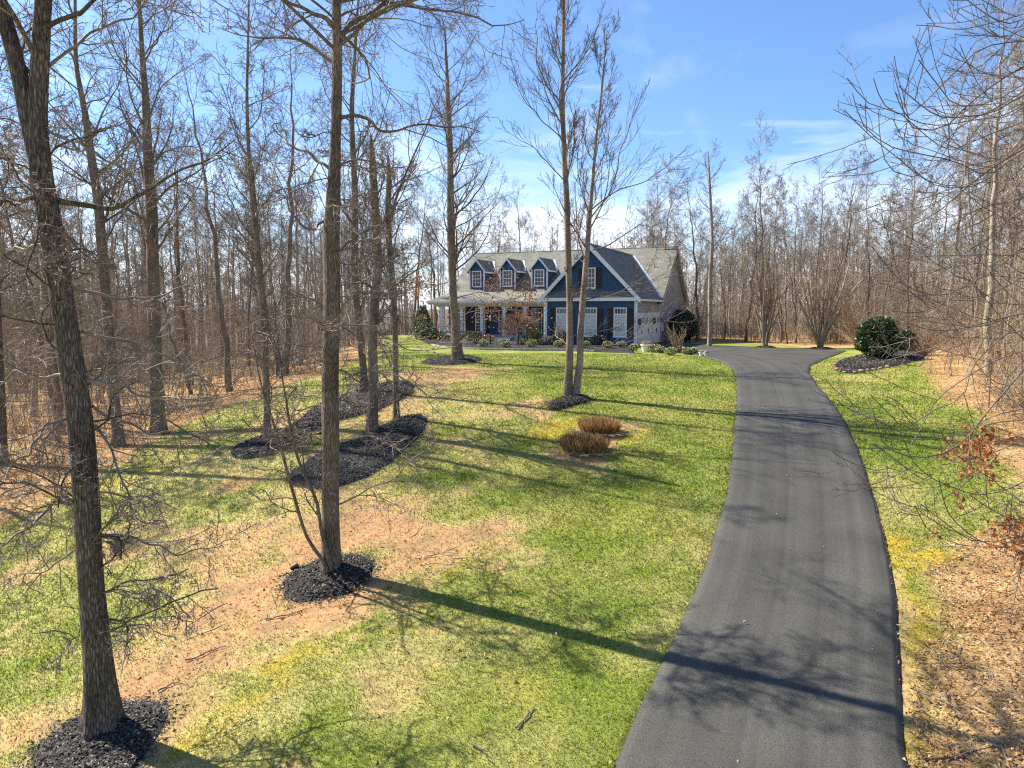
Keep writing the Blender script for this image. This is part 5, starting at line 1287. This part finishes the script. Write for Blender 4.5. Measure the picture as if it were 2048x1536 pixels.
def brush(n, box, ok, seed, name, mat, label):
    r = R(seed); sp_ = []
    t = 0
    while len(sp_) < n and t < n * 40:
        t += 1
        x, y = r.uniform(box[0], box[1]), r.uniform(box[2], box[3])
        if abs(x / max(1, y)) > 0.85 or not ok(np.array([x]), np.array([y])): continue
        sp_.append((x, y, r.uniform(0.6, 1.25), r.uniform(0, 6.28), r.integers(0, 8)))
    tile(BR, sp_, 0, name, mat, label, 'undergrowth')
brush(430, (-60, -6, 16, 90), lambda x, y: woods_left(x, y)[0] > 0.8, 61, 'undergrowth', M['twig_pale'], 'tangled bare undergrowth in the left woods')
brush(420, (13, 50, 62, 95), lambda x, y: woods_back(x, y)[0] > 0.8, 62, 'undergrowth', M['twig_pale'], 'tan brush along the wood edge beyond the pavement')
brush(300, (12, 40, 17, 62), lambda x, y: woods_right(x, y)[0] > 1.2 and not on_drive(x, y, 1.0)[0], 63, 'undergrowth', M['twig_tan'], 'tan brush on the wooded slope at the right')
brush(160, (-30, 10, 84, 110), lambda x, y: True, 64, 'undergrowth', M['twig'], 'bare brush in the woods behind the house')
#@@PLANTS
# ------------------------------------------------------------------ shrubs, beds and garden things
def foliage(r, n, radii, size, cols, shell=0.55, lump=0.25, seed=0, flat_top=None, cone=0.0):
    """leaves spread through an uneven ellipsoid standing on the origin"""
    d = norm(r.normal(size=(n, 3)))
    k = shell + (1 - shell) * r.random(n) ** 0.6
    k = k * (1 - lump + 2 * lump * fbm(d[:, 0] * 2.2 + seed, d[:, 1] * 2.2 + d[:, 2] * 1.9, seed, 3))
    c = d * k[:, None]
    if cone: c[:, :2] *= (1 - cone * (c[:, 2:3] + 1) / 2) * 1.15
    c = c * np.array(radii) + np.array([0, 0, radii[2] * 0.96])
    if flat_top: c[:, 2] = np.minimum(c[:, 2], flat_top * (1 + r.normal(0, 0.03, n)))
    c[:, 2] = np.maximum(c[:, 2], 0.02)
    a = norm(d + r.normal(size=(n, 3)) * 0.9); b = norm(np.cross(a, r.normal(size=(n, 3))))
    s = (size * r.uniform(0.6, 1.3, n))[:, None]
    V = np.stack([c - a * s * 0.5, c + b * s * 0.32, c + a * s * 0.5, c - b * s * 0.32], 1).reshape(-1, 3)
    cols = np.array(cols)
    tint = cols[r.integers(0, len(cols), n)] * r.uniform(0.7, 1.3, (n, 1))
    return V, np.arange(4 * n).reshape(-1, 4), np.repeat(tint, 4, 0)
DKG = [(0.022, 0.045, 0.014), (0.035, 0.065, 0.018), (0.05, 0.085, 0.022)]
MDG = [(0.06, 0.10, 0.022), (0.09, 0.14, 0.03), (0.12, 0.16, 0.04)]
BOX = [(0.07, 0.075, 0.02), (0.10, 0.10, 0.028), (0.14, 0.13, 0.04)]
def pos_on(px, py, bed=None):
    p = at(px, py); z = bed_top(bed, p[0], p[1]) if bed else float(gz(p[0], p[1]))
    return (p[0], p[1], z)
def stems_mesh(r, m, H, spread, rad, P=5, gn=0.08):
    D = norm(np.stack([r.normal(0, spread, m), r.normal(0, spread, m), np.ones(m)], 1)); ln = r.uniform(*H, m)
    pts = np.zeros((m, P, 3)); pts[:, 0] = np.stack([r.normal(0, 0.06, m), r.normal(0, 0.06, m), np.full(m, -0.1)], 1)
    for i in range(1, P):
        pts[:, i] = pts[:, i - 1] + D * (ln / (P - 1))[:, None]; D = norm(D + r.normal(size=(m, 3)) * gn)
    return pts, np.linspace(rad, rad * 0.35, P)[None].repeat(m, 0)
def shrub(name, label, pos, radii, n, size, cols, seed, cat='shrub', group=None, **kw):
    r = R(seed); o = empty(name, pos, label, cat, group)
    V, Qd, t = foliage(r, n, radii, size, cols, seed=seed, **kw)
    link('foliage', raw_mesh('foliage', V, Qd, None, False, [M['foliage']], {'tint': t}), o)
    p, rd = stems_mesh(r, 7, (radii[2] * 1.1, radii[2] * 1.6), 0.3 * radii[0] / radii[2], 0.03)
    v, q = tubes(p, rd, 5); link('branches', raw_mesh('branches', v, q, None, True, [M['bark_brown']]), o)
    return o
shrub('evergreen_bush', 'big rounded glossy evergreen bush in the stone-edged bed', pos_on(1752, 722, 'stone_edged'), (1.08, 1.05, 1.18), 5200, 0.17, DKG, 71, shell=0.7, lump=0.2)
shrub('evergreen_bush', 'dark evergreen half hidden behind the big rounded bush', pos_on(1812, 706), (0.6, 0.6, 0.72), 1500, 0.16, DKG, 72, shell=0.6)
shrub('holly_tree', 'conical variegated holly at the left end of the porch', hw(-21.6, 5.2) + (0.0,), (1.05, 1.05, 1.65), 3600, 0.15, [(0.04, 0.07, 0.02), (0.07, 0.10, 0.03), (0.30, 0.32, 0.13)], 73, cat='tree', cone=0.55, shell=0.6)
shrub('dark_evergreen', 'tall dark evergreen at the right end of the house', hw(1.6, 10.2) + (0.0,), (1.25, 1.2, 1.45), 4200, 0.15, [(0.012, 0.026, 0.012), (0.02, 0.04, 0.016)], 74, shell=0.65, lump=0.15)
shrub('rounded_shrub', 'small dark rounded shrub beside the holly', hw(-20.0, 4.2) + (0.0,), (0.75, 0.7, 0.62), 1500, 0.11, DKG[:2], 75)
shrub('clipped_hedge', 'flat-topped clipped hedge behind the oak trunk', hw(-17.9, 3.6) + (0.0,), (0.95, 0.7, 0.62), 2200, 0.10, BOX, 76, flat_top=0.85, shell=0.75, lump=0.1)
shrub('clipped_hedge', 'flat-topped clipped hedge left of the lamp post', hw(-15.7, 3.2) + (0.0,), (1.25, 0.75, 0.66), 2600, 0.10, BOX, 77, flat_top=0.9, shell=0.75, lump=0.1)
shrub('reddish_shrub', 'low reddish shrub left of the weeping tree', hw(-13.5, 2.6) + (0.0,), (0.65, 0.55, 0.36), 1100, 0.08, [(0.19, 0.09, 0.06), (0.26, 0.13, 0.08)], 78)
shrub('green_shrub', 'bright green shrub at the left corner of the wing', hw(-8.6, 1.2) + (0.0,), (0.55, 0.5, 0.68), 1500, 0.11, MDG, 79)
shrub('pinkish_shrub', 'small pinkish-brown shrub under the left wing window', hw(-6.6, -0.7) + (0.0,), (0.38, 0.35, 0.42), 700, 0.08, [(0.24, 0.12, 0.10), (0.18, 0.10, 0.07)], 80)
shrub('round_shrub', 'dark green round shrub between the wing windows, behind the twin trunks', hw(-5.4, -0.9) + (0.0,), (0.55, 0.5, 0.62), 1600, 0.10, DKG + MDG[:1], 81)
shrub('black_green_shrub', 'low blackish evergreen under the middle wing window', hw(-2.5, -0.8) + (0.0,), (0.85, 0.55, 0.52), 1500, 0.10, [(0.014, 0.02, 0.01), (0.025, 0.035, 0.015)], 82)
shrub('porch_shrub', 'dark shrub against the porch right of the steps', hw(-10.2, 4.2) + (0.0,), (0.85, 0.5, 0.55), 1400, 0.10, DKG, 83)
# weeping maple
o = empty('weeping_maple', pos_on(1036, 691, 'house_front'), 'leafless weeping dwarf tree with a reddish mop of twigs', 'tree')
r = R(84)
v, q = tubes(np.array([[(0, 0, -0.1), (0.02, 0, 0.5), (-0.03, 0.02, 1.0), (0, 0, 1.5)]]), np.array([[0.085, 0.075, 0.065, 0.05]]), 8)
link('trunk', raw_mesh('trunk', v, q, None, True, [M['bark_brown']]), o)
m = 520; a = r.uniform(0, 6.28, m); el = r.uniform(0.35, 1.35, m); L_ = r.uniform(1.0, 1.55, m); P = 8
pts = np.zeros((m, P, 3)); pts[:, 0] = (0, 0, 1.35)
D = np.stack([np.cos(a) * np.cos(el), np.sin(a) * np.cos(el), np.sin(el)], 1)
for i in range(1, P):
    pts[:, i] = pts[:, i - 1] + D * (L_ * 1.35 / (P - 1))[:, None]; D = norm(D + r.normal(size=(m, 3)) * 0.10 + np.array([0, 0, -0.34]))
rd = np.linspace(0.016, 0.004, P)[None].repeat(m, 0)
p2, r2 = grow(r, pts, rd, 6, 0.3, 1.0, (0.12, 0.3), (25, 60), 3, 0.1, -0.15, 0.7, 0.004)
v, q, t3 = assemble([(pts, rd, 3), (p2, r2, 3)])
M['twig_red'] = ramp_mat('reddish_twig_bark', [(0.3, (0.15, 0.085, 0.055)), (0.7, (0.28, 0.175, 0.12))], (3, 3, 3))
link('crown', raw_mesh('crown', v, q, t3, False, [M['twig_red']]), o)
# bare vase-shaped shrubs and trees
def vase(name, label, pos, m, H, spread, rad, seed, mat='twig_tan', n2=7, n3=4, gn=0.05, cat='shrub', group=None, l2=(0.18, 0.35)):
    r = R(seed); o = empty(name, pos, label, cat, group)
    pts, rd = stems_mesh(r, m, H, spread, rad, 7, gn)
    v, q = tubes(pts, rd, 6); link('stems', raw_mesh('stems', v, q, None, True, [M[mat]]), o)
    lv, _ = twigs_of(r, pts, rd, n2, n3, 2, ang=(15, 40), gn=0.08, trop=0.08, l2=l2, t2=(0.3, 0.98), rend=(0.006, 0.005, 0.004))
    v, q, t3 = assemble(lv); link('crown', raw_mesh('crown', v, q, t3, False, [M[mat]]), o)
    return o
vase('crape_myrtle', 'left of two vase-shaped multi-stemmed trees at the pavement end', pos_on(1530, 695.5), 17, (4.5, 8.4), 0.17, 0.075, 85, cat='tree', group='vase-shaped trees at the pavement end', n2=8, n3=5)
vase('crape_myrtle', 'right of two vase-shaped multi-stemmed trees at the pavement end', pos_on(1641, 697.5), 19, (4.2, 7.6), 0.20, 0.075, 86, cat='tree', group='vase-shaped trees at the pavement end', n2=8, n3=5)
vase('bare_shrub', 'bare upright shrub in the bed by the garage corner', pos_on(1352, 706, 'house_front'), 26, (1.1, 2.2), 0.28, 0.018, 87, n2=4, n3=3)
vase('tan_bush', 'pale drooping leafless bush behind the evergreen', (at(1765, 700)[0] + 1.2, at(1765, 700)[1] + 6, float(gz(at(1765, 700)[0] + 1.2, at(1765, 700)[1] + 6))), 40, (2.2, 4.4), 0.55, 0.02, 88, n2=7, n3=5, gn=0.12)
vase('tan_bush', 'low rusty leafless bush right of the stone-edged bed', pos_on(1850, 712), 60, (0.8, 1.6), 0.6, 0.010, 89, mat='twig_red', n2=6, n3=3, gn=0.15)
# flower mounds in the front bed
FL = [(954, 691, 0), (967, 697, 0), (1009, 692, 0), (1012, 698, 0), (1046, 693, 1), (1064, 698, 0), (1089, 693, 1), (1117, 698, 0), (1170, 699.5, 0), (1216, 700, 1), (1243, 698, 1), (1267, 702, 0), (1310, 705, 0), (1322, 706, 0), (1342, 711, 0), (1361, 705, 0), (1374, 709, 0), (1386, 708, 0)]
NAMES_ORD = ['first', 'second', 'third', 'fourth', 'fifth', 'sixth', 'seventh', 'eighth', 'ninth', 'tenth', 'eleventh', 'twelfth', 'thirteenth', 'fourteenth', 'fifteenth', 'sixteenth', 'seventeenth', 'eighteenth']
for i, (px, py, pk) in enumerate(FL):
    r = R(900 + i); k = r.uniform(0.85, 1.15)
    o = empty('flower_mound', pos_on(px, py, 'house_front'), f'{"pinkish" if pk else "yellow-green"} flower mound, {NAMES_ORD[i]} from the left along the front bed', 'flowers', 'flower mounds along the front bed')
    V, Qd, t = foliage(r, 520, (0.36 * k, 0.34 * k, 0.24 * k), 0.085, BOX + MDG, shell=0.6, seed=i)
    link('foliage', raw_mesh('foliage', V, Qd, None, False, [M['foliage']], {'tint': t}), o)
    V, Qd, t = foliage(r, 260, (0.37 * k, 0.35 * k, 0.26 * k), 0.06, [(0.62, 0.50, 0.42), (0.72, 0.62, 0.55), (0.55, 0.35, 0.30)] if pk else [(0.60, 0.55, 0.20), (0.68, 0.64, 0.40), (0.52, 0.50, 0.14)], shell=0.9, seed=i)
    up = V.reshape(-1, 4, 3)[:, 0, 2] > 0.16 * k
    V = V.reshape(-1, 4, 3)[up].reshape(-1, 3); t = t.reshape(-1, 4, 3)[up].reshape(-1, 3)
    link('blossoms', raw_mesh('blossoms', V, np.arange(len(V)).reshape(-1, 4), None, False, [M['leaf']], {'tint': t}), o)
# planters
def planter(px, py, s, label, cols):
    o = empty('planter', pos_on(px, py, 'house_front'), label, 'planter')
    mb = MB(); mb.cyl((0, 0, -0.02), (0, 0, 0.42 * s), 0.22 * s, 0.33 * s, 18); mb.cyl((0, 0, 0.42 * s), (0, 0, 0.48 * s), 0.37 * s, 0.37 * s, 18); mb.build('pot', M['pot'], o)
    r = R(int(px)); V, Qd, t = foliage(r, 420, (0.32 * s, 0.32 * s, 0.13 * s), 0.08, cols, seed=2)
    V[:, 2] += 0.47 * s; link('plants', raw_mesh('plants', V, Qd, None, False, [M['leaf']], {'tint': t}), o)
planter(1292, 704, 1.05, 'white pot with coral flowers beside the garage corner', [(0.55, 0.20, 0.10), (0.60, 0.30, 0.16), (0.2, 0.2, 0.08)])
planter(1403, 713, 0.5, 'small pale pot at the tip of the front bed, left one', [(0.6, 0.55, 0.5), (0.3, 0.3, 0.15)])
planter(1412, 713.5, 0.5, 'small pale pot at the tip of the front bed, right one', [(0.6, 0.55, 0.5), (0.3, 0.3, 0.15)])
# lamp post
o = empty('lamp_post', pos_on(981, 692, 'house_front'), 'black lamp post with a glass lantern in the front bed', 'lamp post')
mb = MB(); mb.cyl((0, 0, -0.1), (0, 0, 1.75), 0.045, 0.035, 10); mb.cyl((0, 0, 0), (0, 0, 0.3), 0.07, 0.05, 10); mb.box((-0.22, -0.02, 1.5), (0.22, 0.02, 1.53)); mb.build('post', M['black'], o)
mb = MB(); mb.cyl((0, 0, 1.75), (0, 0, 1.80), 0.07, 0.10, 6); mb.cyl((0, 0, 2.10), (0, 0, 2.28), 0.17, 0.02, 6); mb.cyl((0, 0, 2.28), (0, 0, 2.36), 0.02, 0.01, 6)
for k in range(6):
    a = k * math.pi / 3; mb.cyl((0.10 * math.cos(a), 0.10 * math.sin(a), 1.80), (0.145 * math.cos(a), 0.145 * math.sin(a), 2.10), 0.012, 0.012, 4)
ln = mb.build('lantern', M['black'], o)
MB().cyl((0, 0, 1.805), (0, 0, 2.095), 0.09, 0.13, 6).build('lantern_glass', M['pane_blind'], ln)
# spotlights
for px, py, lab, bed in ((587, 1146, 'small black spotlight at the edge of the tall tree mulch ring', None), (640, 873, 'small black spotlight by the far mulch island', None)):
    o = empty('spotlight', pos_on(px, py), lab, 'spotlight')
    mb = MB(); mb.cyl((0, 0, -0.05), (0, 0, 0.12), 0.015, 0.015, 6); mb.build('stake', M['black'], o)
    mb = MB(); mb.cyl((-0.05, 0, 0.09), (0.09, 0.03, 0.16), 0.045, 0.06, 12); mb.build('lamp_head', M['black'], o)
# cut ornamental grass clumps
def clump(label, px, py, rx, ry, h, seed):
    r = R(seed); o = empty('grass_clump', pos_on(px, py), label, 'grass clump', 'cut ornamental grass clumps')
    m = 3600; a = r.uniform(0, 6.28, m); k = np.sqrt(r.random(m)) * (0.82 + 0.3 * fbm(np.cos(a) * 2 + seed, np.sin(a) * 2, seed, 2))
    b0 = np.stack([np.cos(a) * k * rx * 0.85, np.sin(a) * k * ry * 0.85, np.full(m, -0.02)], 1)
    out = np.stack([np.cos(a) * k * 0.6, np.sin(a) * k * 0.6, np.ones(m)], 1) + np.concatenate([r.normal(0, 0.13, (m, 2)), np.zeros((m, 1))], 1)
    tip = b0 + norm(out) * (h * r.uniform(0.55, 1.15, m) * (0.75 + 0.5 * fbm(b0[:, 0] * 5, b0[:, 1] * 5, seed, 3)) * (1.06 - 0.32 * np.clip(k, 0, 1.1) ** 2.2))[:, None]
    w = norm(np.cross(out, r.normal(size=(m, 3)))) * 0.007
    V = np.stack([b0 - w, b0 + w, tip + w * 0.6, tip - w * 0.6], 1).reshape(-1, 3)
    t = np.array([(0.31, 0.17, 0.065), (0.42, 0.25, 0.10), (0.20, 0.10, 0.04), (0.52, 0.36, 0.17)])[r.integers(0, 4, m)] * r.uniform(0.7, 1.2, (m, 1))
    link('cut_stems', raw_mesh('cut_stems', V, np.arange(4 * m).reshape(-1, 4), None, False, [M['leaf']], {'tint': np.repeat(t, 4, 0)}), o)
    m = 260; a = r.uniform(0, 6.28, m); k = r.uniform(0.6, 1.5, m)
    b0 = np.stack([np.cos(a) * k * rx, np.sin(a) * k * ry, np.full(m, 0.015) + r.uniform(0, 0.03, m)], 1); tip = b0 + np.stack([np.cos(a + r.normal(0, 0.9, m)) * 0.25, np.sin(a + r.normal(0, 0.9, m)) * 0.25, r.uniform(-0.01, 0.04, m)], 1)
    w = np.array([0, 0, 0.007]) + r.normal(size=(m, 3)) * 0.004
    V = np.stack([b0 - w, b0 + w, tip + w * 0.5, tip - w * 0.5], 1).reshape(-1, 3)
    t = np.array([0.48, 0.36, 0.21]) * r.uniform(0.6, 1.2, (m, 1))
    link('fallen_straw', raw_mesh('fallen_straw', V, np.arange(4 * m).reshape(-1, 4), None, False, [M['leaf']], {'tint': np.repeat(t, 4, 0)}), o)
clump('nearer cut-back brown ornamental grass clump on the lawn', 1168, 903, 0.72, 0.52, 0.54, 95)
clump('farther cut-back brown ornamental grass clump on the lawn', 1198, 866, 0.66, 0.50, 0.48, 96)

# ------------------------------------------------------------------ leaves, blades and sticks on the ground
def ground_leaves(r, x, y, size, name, label, cat):
    n = len(x); z = gz(x, y) + r.uniform(0.012, 0.05, n) + 0.02
    a = r.uniform(0, 6.28, n); L_ = size * (0.45 + 1.1 * r.random(n) ** 1.6); W = L_ * r.uniform(0.3, 0.5, n)
    d = np.stack([np.cos(a), np.sin(a), r.normal(0, 0.35, n)], 1) * L_[:, None]; w = np.stack([-np.sin(a), np.cos(a), r.normal(0, 0.4, n)], 1) * W[:, None]
    c = np.stack([x, y, z], 1); up = np.array([0, 0, 1.]) * (W * 0.6)[:, None]
    V = np.stack([c - d * 0.5, c - w * 0.5 + up, c + d * 0.5, c + w * 0.5 + up], 1).reshape(-1, 3)
    pal = np.array([(0.46, 0.28, 0.135), (0.38, 0.21, 0.09), (0.54, 0.40, 0.24), (0.23, 0.125, 0.06), (0.50, 0.30, 0.14)])
    t = pal[r.integers(0, 5, n)] * r.uniform(0.65, 1.25, (n, 1))
    o = link(name, raw_mesh(name, V, np.arange(4 * n).reshape(-1, 4), None, False, [M['leaf']], {'tint': np.repeat(t, 4, 0)}))
    return tag(o, label, cat, kind='stuff')
def polar(r, n, d0, d1, power, half):
    u = r.random(n)
    if power == 1: d = d0 * (d1 / d0) ** u                    # areal density ~ 1/d^2
    else: d = (d0 + (d1 - d0) * u)                            # ~ 1/d
    a = r.uniform(-half, half, n)
    return d * np.sin(a), d * np.cos(a)
r = R(700)
x, y = polar(r, 420000, 7, 48, 2, 0.70)
lit = masks(x, y)[4]
k = (r.random(len(x)) < np.where(lit > 0.5, 0.62, 0)) & ~on_drive(x, y, 0.1) & ~any_bed(x, y)
x1, y1 = x[k], y[k]
ground_leaves(r, x1, y1, 0.068, 'leaf_litter', 'carpet of fallen brown leaves on the woodland floor', 'fallen leaves')
x, y = polar(r, 30000, 7, 40, 2, 0.66)
dirt, moss, dry, lush, lit = masks(x, y)
edge = np.minimum(np.abs(x - drive_l(y)), np.abs(x - drive_r(y)))
k = (r.random(len(x)) < np.where(lit > 0.5, 0.0, 0.07 + 0.5 * dirt + 0.3 * sstep(-3, 0, woods(x, y)) + 0.30 * sstep(0.25, 0.05, edge))) & ~on_drive(x, y, 0.06)
ground_leaves(r, x[k], y[k], 0.075, 'scattered_leaves', 'single fallen leaves scattered over the lawn', 'fallen leaves')
# a few leaf scraps on the asphalt, and dead sticks on the woodland floor
x, y = polar(r, 1500, 7, 30, 2, 0.6)
k = on_drive(x, y, -0.1); k &= r.random(len(x)) < 0.22
o = ground_leaves(r, x[k], y[k], 0.045, 'blown_leaves', 'tiny leaf scraps blown onto the driveway', 'fallen leaves')
o.location.z = 0.075
x, y = polar(r, 9000, 7, 42, 2, 0.68)
k = (masks(x, y)[4] > 0.6) & ~on_drive(x, y, 0.2) & ~any_bed(x, y); x, y = x[k], y[k]; n = len(x)
a = r.uniform(0, 6.28, n); L_ = r.uniform(0.15, 0.9, n)
p0 = np.stack([x, y, gz(x, y) + 0.03], 1); x2, y2 = x + np.cos(a) * L_, y + np.sin(a) * L_
p1_ = np.stack([x2, y2, gz(x2, y2) + r.uniform(0.02, 0.12, n)], 1)
V, T3 = cones(np.stack([p0, p1_], 1), np.repeat(r.uniform(0.005, 0.013, n)[:, None], 2, 1))
tag(link('twig_litter', raw_mesh('twig_litter', V, None, T3, False, [M['twig_pale']])), 'dead twigs strewn over the woodland floor', 'twigs', kind='stuff')
# grass blades
r = R(701)
x, y = polar(r, 520000, 6.5, 46, 1, 0.68)
k = ~on_drive(x, y, 0.02) & ~any_bed(x, y)
x, y = x[k], y[k]
col, dirt, lit, dry, moss = cover_colour(x, y)
k = r.random(len(x)) < np.clip(1.0 - 0.85 * dirt - 0.9 * lit - 0.45 * moss, 0.02, 1)
k &= ~in_poly(x, y, CLUMP_BED)
x, y, col = x[k], y[k], col[k]; n = len(x)
d = np.hypot(x, y)
edge = np.minimum(np.abs(x - drive_l(y)), np.abs(x - drive_r(y)))
h = r.uniform(0.022, 0.055, n) * np.clip(d / 11, 0.85, 1.5) * (1 + 0.9 * sstep(0.22, 0.03, edge) * r.random(n)); w = r.uniform(0.004, 0.008, n) * np.clip(d / 9, 0.9, 3.4)
a = r.uniform(0, 6.28, n); tilt = r.normal(0, 0.55, (n, 2)) * h[:, None]
b0 = np.stack([x, y, gz(x, y) - 0.004], 1); sd_ = np.stack([np.cos(a) * w, np.sin(a) * w, np.zeros(n)], 1)
tip = b0 + np.stack([tilt[:, 0], tilt[:, 1], h], 1)
V = np.stack([b0 - sd_, b0 + sd_, tip], 1).reshape(-1, 3)
straw = r.random(n) < 0.07
col = np.where(straw[:, None], C3(0.46, 0.40, 0.20) * r.uniform(0.7, 1.2, (n, 1)), col * r.uniform(0.7, 1.4, (n, 1)) * (1 + r.normal(0, 0.06, (n, 3))))
o = link('grass', raw_mesh('grass', V, None, np.arange(3 * n).reshape(-1, 3), False, [M['grass']], {'tint': np.repeat(np.clip(col, 0.005, 0.9), 3, 0)}))
tag(o, 'short lawn grass, patchy green and straw-coloured', 'grass', kind='stuff')
# fallen sticks
STK = [([(1032, 1462), (1050, 1440), (1068, 1418)], 'pale straight stick lying on the lawn near the driveway'), ([(943, 1496), (962, 1505), (975, 1520), (985, 1532)], 'curved pale twig on the lawn at the bottom of the picture'),
       ([(370, 1328), (400, 1315), (425, 1304), (452, 1296)], 'dark stick on the bare earth right of the thick tree'), 
       ([(530, 1242), (570, 1236), (612, 1224)], 'brown branch on the bare earth below the tall tree'), ([(1790, 1500), (1805, 1525), (1812, 1540)], 'pale twig at the right driveway edge at the bottom'),
       ([(1850, 1525), (1900, 1520), (1960, 1500), (2030, 1490)], 'long bent branch on the leaves in the lower right corner'), ([(315, 1385), (345, 1372), (362, 1366)], 'short dark stick beside the left mulch ring'),
       ([(1860, 1300), (1900, 1340), (1940, 1350)], 'thin twig on the leaves right of the mossy strip')]
for i, (pp, lab) in enumerate(STK):
    p = np.array([at(*q) for q in pp]); p = resample(p, 9)
    dz = 0.03 + 0.06 * on_drive(p[:, 0], p[:, 1])
    p[:, 2] = gz(p[:, 0], p[:, 1]) + dz + 0.012 * np.sin(np.arange(9) * 1.7 + i)
    o0 = p[4].copy(); rd = np.linspace(0.016, 0.007, 9)
    pts = (p - o0)[None]
    r = R(1200 + i); p2, r2 = grow(r, pts, rd[None], 3, 0.3, 0.9, (0.15, 0.35), (30, 60), 3, 0.1, 0.0, 0.6, 0.004)
    p2[:, :, 2] = np.clip(p2[:, :, 2], -0.02, 0.05)
    o = empty('fallen_stick', o0, lab, 'stick', 'fallen sticks')
    v, q = tubes(pts, rd[None], 6); link('stem', raw_mesh('stem', v, q, None, True, [M['twig']]), o)
    v, q = tubes(p2, r2, 4); link('side_twigs', raw_mesh('side_twigs', v, q, None, True, [M['twig']]), o)
